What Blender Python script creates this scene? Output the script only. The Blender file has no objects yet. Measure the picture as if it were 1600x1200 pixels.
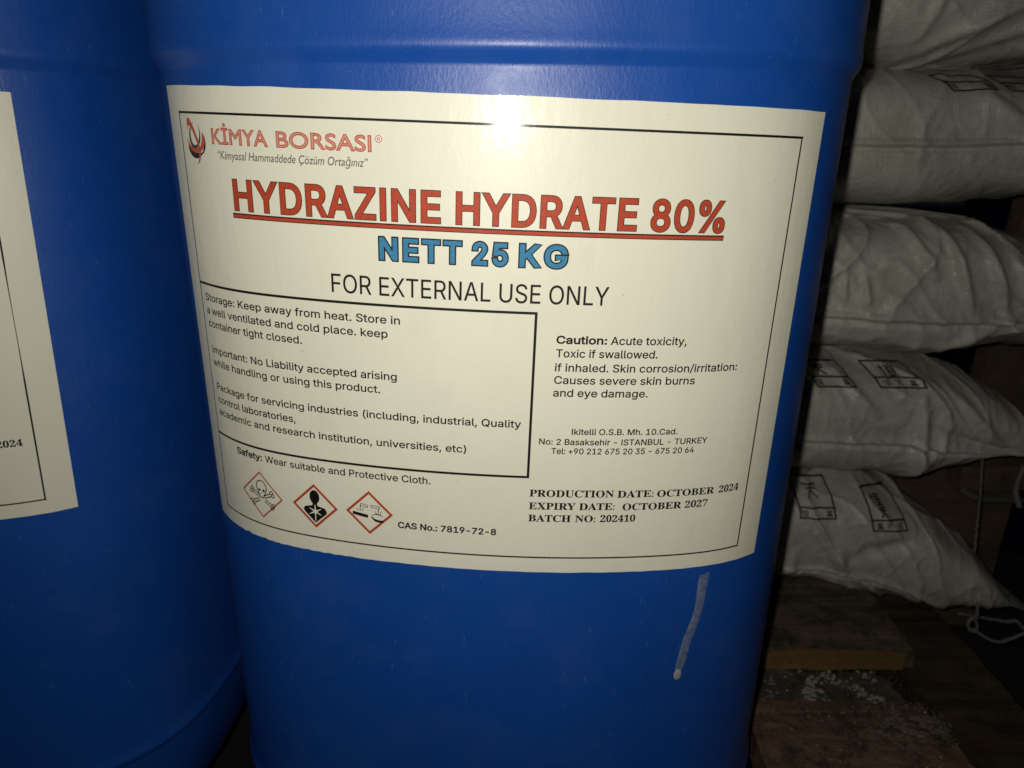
import bpy, bmesh, math, random
import numpy as np
from mathutils import Vector, Matrix, noise
from mathutils.geometry import delaunay_2d_cdt
from mathutils.bvhtree import BVHTree

scene = bpy.context.scene
COL = scene.collection

# ------------------------------------------------------------------ camera
PITCH, ROLL = 0.34003, 0.01342
cam_data = bpy.data.cameras.new('camera')
cam_data.sensor_width = 36.0
cam_data.lens = 1106.785 / 1600 * 36.0
cam_data.clip_start = 0.01
cam_data.clip_end = 50
cam_data.dof.use_dof = True
cam_data.dof.focus_distance = 0.305
cam_data.dof.aperture_fstop = 13.0
cam = bpy.data.objects.new('camera', cam_data)
COL.objects.link(cam)
cam.matrix_world = Matrix.Rotation(math.pi / 2 - PITCH, 4, 'X') @ Matrix.Rotation(ROLL, 4, 'Z')
scene.camera = cam

# ------------------------------------------------------------------ world: an unlit store room
world = bpy.data.worlds.new('World')
scene.world = world
world.use_nodes = True
wbg = world.node_tree.nodes['Background']
wbg.inputs['Color'].default_value = (0.55, 0.7, 1.0, 1)
wbg.inputs['Strength'].default_value = 0.0035

# ------------------------------------------------------------------ the phone's flash, the only lamp
fl = bpy.data.lights.new('phone_flash', 'AREA')
fl.shape = 'DISK'
fl.size = 0.007
fl.energy = 0.92
fl.color = (1.0, 0.965, 0.875)
flash = bpy.data.objects.new('phone_flash', fl)
COL.objects.link(flash)
flash.matrix_world = Matrix.Translation((-0.0153, 0.0, 0.0108)) @ Matrix.Rotation(math.pi / 2 - 0.16, 4, 'X')

scene.view_settings.view_transform = 'Standard'
scene.view_settings.look = 'None'
scene.view_settings.gamma = 1.0
scene.view_settings.exposure = 0.0
scene.view_settings.use_curve_mapping = False

# ------------------------------------------------------------------ node helpers
class NT:
    def __init__(self, name):
        self.mat = bpy.data.materials.new(name)
        self.mat.use_nodes = True
        self.nt = self.mat.node_tree
        self.bsdf = self.nt.nodes['Principled BSDF']
    def n(self, t, **kw):
        nd = self.nt.nodes.new(t)
        for k, v in kw.items():
            if k.startswith('i_'):
                nd.inputs[k[2:].replace('_', ' ')].default_value = v
            else:
                setattr(nd, k, v)
        return nd
    def l(self, a, b):
        self.nt.links.new(a, b)
    def coord(self, scale=(1, 1, 1), rot=(0, 0, 0)):
        tc = self.n('ShaderNodeTexCoord')
        mp = self.n('ShaderNodeMapping')
        mp.inputs['Scale'].default_value = scale
        mp.inputs['Rotation'].default_value = rot
        self.l(tc.outputs['Object'], mp.inputs['Vector'])
        return mp.outputs['Vector']
    def noise(self, vec, scale, detail=3, rough=0.5, dist=0.0):
        nd = self.n('ShaderNodeTexNoise')
        nd.inputs['Scale'].default_value = scale
        nd.inputs['Detail'].default_value = detail
        nd.inputs['Roughness'].default_value = rough
        nd.inputs['Distortion'].default_value = dist
        self.l(vec, nd.inputs['Vector'])
        return nd.outputs['Fac']
    def ramp(self, fac, stops):
        r = self.n('ShaderNodeValToRGB')
        e = r.color_ramp.elements
        e[0].position, e[0].color = stops[0][0], stops[0][1]
        e[1].position, e[1].color = stops[-1][0], stops[-1][1]
        for p, c in stops[1:-1]:
            x = e.new(p); x.color = c
        self.l(fac, r.inputs['Fac'])
        return r.outputs['Color']
    def mapr(self, fac, a, b, c, d):
        m = self.n('ShaderNodeMapRange')
        for k, v in zip(('From Min', 'From Max', 'To Min', 'To Max'), (a, b, c, d)):
            m.inputs[k].default_value = v
        self.l(fac, m.inputs['Value'])
        return m.outputs['Result']
    def math(self, op, a, b):
        m = self.n('ShaderNodeMath', operation=op)
        for i, x in enumerate((a, b)):
            if isinstance(x, (int, float)): m.inputs[i].default_value = x
            else: self.l(x, m.inputs[i])
        return m.outputs[0]
    def mixc(self, fac, a, b, blend='MIX'):
        m = self.n('ShaderNodeMix', data_type='RGBA', blend_type=blend)
        for sock, x in ((m.inputs[0], fac), (m.inputs[6], a), (m.inputs[7], b)):
            if isinstance(x, (int, float)): sock.default_value = x
            elif isinstance(x, tuple): sock.default_value = x
            else: self.l(x, sock)
        return m.outputs[2]
    def bump(self, height, strength, dist, prev=None):
        b = self.n('ShaderNodeBump')
        b.inputs['Strength'].default_value = strength
        b.inputs['Distance'].default_value = dist
        self.l(height, b.inputs['Height'])
        if prev is not None: self.l(prev, b.inputs['Normal'])
        return b.outputs['Normal']

def rgb(r, g, b): return (r, g, b, 1.0)

def plain(name, col, rough=0.6, spec=0.4):
    m = NT(name)
    m.bsdf.inputs['Base Color'].default_value = rgb(*col)
    m.bsdf.inputs['Roughness'].default_value = rough
    m.bsdf.inputs['Specular IOR Level'].default_value = spec
    return m.mat

# ------------------------------------------------------------------ materials
def mat_blue():
    m = NT('blue_plastic')
    v = m.coord()
    big = m.noise(v, 9, 3)
    c = m.ramp(big, [(0.3, rgb(0.0055, 0.063, 0.325)), (0.7, rgb(0.0075, 0.074, 0.375))])
    # pale scuffs and specks of dust
    sc = m.noise(m.coord((60, 60, 9), (0.2, 0.1, 0.35)), 14, 2, 0.6)
    scm = m.mapr(sc, 0.70, 0.76, 0, 0.16)
    dust = m.mapr(m.noise(v, 900, 1), 0.80, 0.84, 0, 0.35)
    film = m.mapr(m.noise(v, 22, 5, 0.65), 0.5, 0.8, 0, 0.04)
    f = m.math('ADD', m.math('ADD', scm, dust), film)
    m.l(m.mixc(f, c, rgb(0.35, 0.42, 0.5)), m.bsdf.inputs['Base Color'])
    r = m.mapr(m.noise(v, 60, 4), 0.3, 0.7, 0.36, 0.47)
    m.l(r, m.bsdf.inputs['Roughness'])
    m.bsdf.inputs['Specular IOR Level'].default_value = 0.5
    # blow-moulded skin: fine orange peel, drawn out a little along the height
    b1 = m.bump(m.noise(m.coord((1, 1, 0.55)), 900, 3, 0.6), 0.6, 0.00018)
    b2 = m.bump(m.noise(m.coord((1, 1, 0.4)), 260, 2, 0.5), 0.32, 0.00022, b1)
    b3 = m.bump(m.noise(v, 14, 1), 0.25, 0.002, b2)
    m.l(b3, m.bsdf.inputs['Normal'])
    return m.mat

def mat_paper():
    m = NT('label_paper')
    v = m.coord()
    c = m.ramp(m.noise(v, 12, 3), [(0.3, rgb(0.79, 0.777, 0.635)), (0.7, rgb(0.825, 0.812, 0.675))])
    speck = m.mapr(m.noise(v, 420, 1), 0.80, 0.83, 0, 0.35)
    smear = m.mapr(m.noise(m.coord((1, 1, 0.3), (0.3, 0.5, 0.2)), 40, 3, 0.7), 0.58, 0.85, 0, 0.2)
    c = m.mixc(speck, c, rgb(0.28, 0.22, 0.15))
    c = m.mixc(smear, c, rgb(0.5, 0.45, 0.36))
    m.l(c, m.bsdf.inputs['Base Color'])
    m.bsdf.inputs['Roughness'].default_value = 0.42
    m.bsdf.inputs['Specular IOR Level'].default_value = 0.35
    m.bsdf.inputs['Coat Weight'].default_value = 0.24
    m.bsdf.inputs['Coat Roughness'].default_value = 0.095
    b0 = m.bump(m.noise(m.coord((1, 1, 0.5)), 300, 4, 0.65), 0.55, 0.00022)
    b1 = m.bump(m.noise(m.coord((1, 1, 0.35)), 70, 2, 0.5), 0.42, 0.0006, b0)
    m.l(b1, m.bsdf.inputs['Normal'])
    m.l(b1, m.bsdf.inputs['Coat Normal'])
    return m.mat

def ink(name, col, var=0.0):
    m = NT(name)
    if var:
        f = m.noise(m.coord(), 1500, 2, 0.6)
        c = m.ramp(f, [(0.3, rgb(*[x * (1 - var) for x in col])), (0.7, rgb(*[min(1, x * (1 + var)) for x in col]))])
        m.l(c, m.bsdf.inputs['Base Color'])
    else:
        m.bsdf.inputs['Base Color'].default_value = rgb(*col)
    m.bsdf.inputs['Roughness'].default_value = 0.6
    m.bsdf.inputs['Specular IOR Level'].default_value = 0.25
    m.bsdf.inputs['Coat Weight'].default_value = 0.3
    m.bsdf.inputs['Coat Roughness'].default_value = 0.15
    return m.mat

def mat_sack():
    m = NT('sack_plastic')
    v = m.coord()
    c = m.ramp(m.noise(v, 7, 5, 0.62), [(0.3, rgb(0.35, 0.34, 0.285)), (0.5, rgb(0.47, 0.46, 0.40)), (0.72, rgb(0.53, 0.52, 0.475))])
    dirt = m.mapr(m.noise(v, 30, 6, 0.7), 0.56, 0.8, 0, 0.55)
    c = m.mixc(dirt, c, rgb(0.14, 0.125, 0.09))
    fleck = m.mapr(m.noise(v, 260, 2, 0.6), 0.68, 0.76, 0, 0.35)
    c = m.mixc(fleck, c, rgb(0.12, 0.10, 0.08))
    wc = c
    m.l(m.mapr(m.noise(v, 25, 3), 0.35, 0.65, 0.33, 0.52), m.bsdf.inputs['Roughness'])
    m.bsdf.inputs['Specular IOR Level'].default_value = 0.5
    # woven tape under thin film, plus crackled film wrinkles
    wx = m.n('ShaderNodeTexWave', bands_direction='X'); wz = m.n('ShaderNodeTexWave', bands_direction='Z')
    for w in (wx, wz):
        w.inputs['Scale'].default_value = 130; w.inputs['Distortion'].default_value = 1.5; w.inputs['Detail'].default_value = 1
        m.l(v, w.inputs['Vector'])
    weave = m.math('MULTIPLY', wx.outputs['Fac'], wz.outputs['Fac'])
    m.l(m.mixc(m.mapr(weave, 0, 0.5, 0.07, 0), wc, rgb(0.16, 0.15, 0.125)), m.bsdf.inputs['Base Color'])
    b0 = m.bump(weave, 0.35, 0.0004)
    b1 = m.bump(m.noise(m.coord((1, 1, 1)), 70, 5, 0.7, 0.6), 0.6, 0.0022, b0)
    # crinkled clear film over the weave
    w1 = m.noise(m.coord((1.0, 1.0, 0.6), (0, 0.5, 0)), 42, 5, 0.75, 1.2)
    b2 = m.bump(w1, 0.35, 0.0035, b1)
    fb = m.bump(m.noise(m.coord((1.0, 1.0, 0.7), (0, -0.6, 0)), 95, 6, 0.8, 1.5), 0.55, 0.004, b2)
    m.bsdf.inputs['Coat Weight'].default_value = 0.8
    m.bsdf.inputs['Coat Roughness'].default_value = 0.17
    m.l(fb, m.bsdf.inputs['Coat Normal'])
    m.l(b2, m.bsdf.inputs['Normal'])
    return m.mat

def mat_wood(name, dark, light, dirt=0.5, scale=1.0):
    m = NT(name)
    g = m.noise(m.coord((2.5 * scale, 34 * scale, 34 * scale)), 3.2, 5, 0.62, 0.4)
    c = m.ramp(g, [(0.28, rgb(*dark)), (0.72, rgb(*light))])
    v = m.coord()
    grime = m.mapr(m.noise(v, 38, 7, 0.75, 0.5), 0.47, 0.60, 0, dirt)
    c = m.mixc(grime, c, rgb(0.035, 0.028, 0.022))
    red = m.mapr(m.noise(v, 45, 4, 0.7), 0.56, 0.72, 0, 0.45)
    c = m.mixc(red, c, rgb(dark[0] * 1.1, dark[1] * 0.6, dark[2] * 0.5))
    pale = m.mapr(m.noise(v, 130, 4, 0.7), 0.64, 0.76, 0, 0.55 * dirt)
    c = m.mixc(pale, c, rgb(0.42, 0.39, 0.33))
    m.l(c, m.bsdf.inputs['Base Color'])
    m.bsdf.inputs['Roughness'].default_value = 0.8
    m.bsdf.inputs['Specular IOR Level'].default_value = 0.25
    b0 = m.bump(g, 0.6, 0.0015)
    b1 = m.bump(m.noise(v, 180, 5, 0.7), 0.8, 0.002, b0)
    m.l(b1, m.bsdf.inputs['Normal'])
    return m.mat

def mat_drip():
    m = NT('dried_glue')
    v = m.coord()
    m.l(m.ramp(m.noise(v, 260, 4, 0.7), [(0.35, rgb(0.28, 0.34, 0.38)), (0.7, rgb(0.55, 0.58, 0.58))]), m.bsdf.inputs['Base Color'])
    m.l(m.mapr(m.noise(v, 420, 4, 0.7), 0.35, 0.75, 0.2, 0.55), m.bsdf.inputs['Alpha'])
    m.bsdf.inputs['Roughness'].default_value = 0.4
    m.l(m.bump(m.noise(v, 500, 3), 0.7, 0.0005), m.bsdf.inputs['Normal'])
    return m.mat

M_BLUE = mat_blue(); M_PAPER = mat_paper(); M_SACK = mat_sack(); M_DRIP = mat_drip()
M_BLACK = ink('black_ink', (0.007, 0.0065, 0.006))
M_RED = ink('red_ink', (0.46, 0.060, 0.025), 0.22)
M_TEAL = ink('blue_ink', (0.040, 0.215, 0.40), 0.25)
M_LOGO = ink('logo_red_ink', (0.50, 0.095, 0.060), 0.15)
M_PINK = ink('logo_pink_ink', (0.66, 0.33, 0.25), 0.1)
M_GREEN = ink('dark_green_ink', (0.045, 0.065, 0.045))
M_GREY = ink('grey_ink', (0.13, 0.125, 0.11))
M_WHITE = ink('bare_paper_print', (0.80, 0.775, 0.615))
M_STAMP = plain('stamp_ink', (0.018, 0.017, 0.016), 0.6)
M_WOOD = mat_wood('dirty_wood', (0.085, 0.042, 0.024), (0.25, 0.155, 0.10), 0.8)
M_WOOD_GREY = mat_wood('grey_dirty_wood', (0.07, 0.050, 0.036), (0.17, 0.13, 0.10), 0.85)
M_OCHRE = mat_wood('fresh_ochre_wood', (0.15, 0.085, 0.028), (0.22, 0.13, 0.047), 0.12)
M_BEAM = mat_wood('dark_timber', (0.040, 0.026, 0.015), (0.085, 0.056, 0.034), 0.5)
M_BOARD = mat_wood('brown_board', (0.085, 0.058, 0.040), (0.15, 0.105, 0.074), 0.35)
M_STRING = plain('grey_string', (0.20, 0.195, 0.19), 0.9, 0.2)
M_CHIP = plain('plaster_grit', (0.27, 0.26, 0.22), 0.9, 0.2)
M_DIRT = plain('dark_grit', (0.06, 0.055, 0.05), 0.9, 0.2)
M_CAP = plain('cap_plastic', (0.004, 0.03, 0.17), 0.4)
M_STRAP = plain('grey_strap', (0.10, 0.10, 0.095), 0.6)

# ------------------------------------------------------------------ object helpers
def link(name, verts, faces, mat, parent=None, smooth=True, label=None, kind=None):
    me = bpy.data.meshes.new(name)
    me.from_pydata([tuple(v) for v in verts], [], [tuple(f) for f in faces])
    me.materials.append(mat)
    if smooth:
        me.polygons.foreach_set('use_smooth', [True] * len(me.polygons))
    me.update()
    o = bpy.data.objects.new(name, me)
    COL.objects.link(o)
    if parent is not None: o.parent = parent
    if label: o['label'] = label
    if kind: o['kind'] = kind
    return o

def thing(name, label, cat, loc=(0, 0, 0), rotz=0.0, group=None):
    o = bpy.data.objects.new(name, None)
    o.empty_display_size = 0.05
    COL.objects.link(o)
    o.location = loc; o.rotation_euler = (0, 0, rotz)
    o['label'] = label; o['category'] = cat
    if group: o['group'] = group
    return o

def tag(o, label, cat, group=None):
    o['label'] = label; o['category'] = cat
    if group: o['group'] = group
    return o

# ------------------------------------------------------------------ the drum's plan curve
R1, A_HALF, R2, WBL = 0.45155, 0.10326, 0.08018, 0.00996
QP = 2 * (A_HALF + (math.pi / 4 - A_HALF / R1) * R2)          # a quarter of the outline
_S = np.linspace(-QP * 2, QP * 2, 16001)
_m = np.abs((_S + QP / 2) % QP - QP / 2)
_k = 1 / R1 + (1 / R2 - 1 / R1) / (1 + np.exp(-(_m - A_HALF) / WBL))
_h = _S[1] - _S[0]
_k = _k * (2 * math.pi) / (np.sum(_k[:-1]) * _h)
_th = np.concatenate([[0], np.cumsum((_k[:-1] + _k[1:]) / 2) * _h]); _th -= _th[8000]
_cx, _cy = np.cos(_th), np.sin(_th)
_x = np.concatenate([[0], np.cumsum((_cx[:-1] + _cx[1:]) / 2) * _h]); _x -= _x[8000]
_y = np.concatenate([[0], np.cumsum((_cy[:-1] + _cy[1:]) / 2) * _h]); _y -= _y[8000]
DEPTH = float(_y.max())
Z_BASE = -0.462

def plan(s, off=0.0):
    """point on the outline at arc length s (drum space, front face towards -y), pushed out by off"""
    s = np.asarray(s, float)
    th = np.interp(s, _S, _th)
    return (np.interp(s, _S, _x) + off * np.sin(th),
            np.interp(s, _S, _y) - DEPTH / 2 - off * np.cos(th))

def drum_body(parent, mat=None):
    # (height above base, inset) from the bottom up
    prof = [(0.0, -0.062), (0.0012, -0.056), (0.004, -0.050)]
    prof += [(z, -0.0030 - 2.6 * (0.083 - z) ** 2) for z in (0.010, 0.018, 0.026, 0.034, 0.042, 0.050, 0.058, 0.066, 0.073, 0.078)]
    prof += [(0.0802, -0.0029), (0.0816, -0.0022), (0.0828, -0.0006), (0.0838, 0.0010), (0.0852, 0.0019), (0.0872, 0.0020), (0.0896, 0.0012), (0.0920, 0.0004), (0.096, 0.0)]
    B = 0.06
    prof += [(B + 0.06 + 0.02 * i, 0.0) for i in range(18)]
    prof += [(B + z, o) for z, o in [(0.4250, 0.0), (0.4264, 0.00005), (0.4270, 0.0003), (0.4290, 0.0014), (0.4308, 0.0025), (0.4318, 0.0030), (0.4327, 0.00325), (0.4338, 0.0033), (0.4350, 0.0032), (0.4365, 0.0030), (0.439, 0.0027)]]
    prof += [(B + z, o) for z, o in [(0.445 + 0.012 * i, 0.0024 - 0.00007 * i * i) for i in range(6)]]
    prof += [(B + z, o) for z, o in [(0.516, -0.004), (0.526, -0.011), (0.533, -0.021), (0.537, -0.034), (0.5385, -0.055)]]
    N = 400
    s = -2 * QP + 4 * QP * np.arange(N) / N
    V = []
    for z, off in prof:
        x, y = plan(s, off)
        V += list(zip(x, y, np.full(N, z)))
    F = []
    for r in range(len(prof) - 1):
        for i in range(N):
            j = (i + 1) % N
            F.append((r * N + i, r * N + j, (r + 1) * N + j, (r + 1) * N + i))
    F.append(tuple(range(N - 1, -1, -1)))
    F.append(tuple(range((len(prof) - 1) * N, len(prof) * N)))
    o = link('body', V, F, mat or M_BLUE, parent)
    # neck and screw cap on the shoulder
    bm = bmesh.new()
    bmesh.ops.create_cone(bm, cap_ends=True, segments=40, radius1=0.033, radius2=0.031, depth=0.028,
                          matrix=Matrix.Translation((0.0, -0.07, 0.611)))
    bmesh.ops.bevel(bm, geom=[e for e in bm.edges if e.verts[0].co.z > 0.62 and e.verts[1].co.z > 0.62], offset=0.003, segments=2, affect='EDGES')
    me = bpy.data.meshes.new('screw_cap'); bm.to_mesh(me); bm.free(); me.materials.append(M_CAP)
    c = bpy.data.objects.new('screw_cap', me); COL.objects.link(c); c.parent = parent
    return o

# ------------------------------------------------------------------ label sheet coordinates (mm from its lower left corner)
LW, LH = 297.0, 210.98
class Sheet:
    def __init__(self, sc, zc, rot):
        self.sc, self.zc, self.rot = sc, zc, rot
        self.c, self.s = math.cos(rot), math.sin(rot)
    def to3(self, a, b, off):
        """a, b in mm on the sheet -> points in drum space"""
        t = (np.asarray(a, float) - LW / 2) / 1000
        w = (np.asarray(b, float) - LH / 2) / 1000
        s = self.sc + t * self.c - w * self.s
        z = self.zc + w * self.c + t * self.s
        x, y = plan(s, off)
        return np.stack([x, y, z + 0 * x], -1)

PAPER_OFF, INK_OFF, INK2_OFF, INK3_OFF = 0.00030, 0.00038, 0.00044, 0.00050

def paper_mesh(sh, parent):
    NU, NV = 300, 60
    rnd = random.Random(5)
    a = np.linspace(0, LW, NU + 1)
    V = []
    for j in range(NV + 1):
        f = j / NV
        low = np.array([0.35 * noise.noise(Vector((x * 0.11, 3.1, 0))) + (0.5 * noise.noise(Vector((x * 0.35, 9, 0))) if 25 < x < 95 else 0) for x in a])
        up = np.array([0.25 * noise.noise(Vector((x * 0.07, 7.7, 0))) for x in a])
        b = low * (1 - f) + (LH + up) * f
        off = PAPER_OFF + 0.0000 * a
        # corners lifting by a hair
        V.append(sh.to3(a, b, off))
    top = np.concatenate(V)
    F = []
    for j in range(NV):
        for i in range(NU):
            p = j * (NU + 1) + i
            F.append((p, p + 1, p + NU + 2, p + NU + 1))
    # edge thickness down to the drum
    n = len(top)
    ring = list(range(NU + 1)) + [k * (NU + 1) + NU for k in range(1, NV + 1)] + [NV * (NU + 1) + k for k in range(NU - 1, -1, -1)] + [k * (NU + 1) for k in range(NV - 1, 0, -1)]
    low = [top[r] for r in ring]
    for r in ring:
        v = top[r]
        d = np.array([v[0], v[1], 0.0]); d /= np.linalg.norm(d)
        low.append(v - d * 0.0006)
    V = np.concatenate([top, np.array(low)])
    m = len(ring)
    for i in range(m):
        j = (i + 1) % m
        F.append((n + j, n + i, n + m + i, n + m + j))
    return link('label', V, F, M_PAPER, parent)

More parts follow.
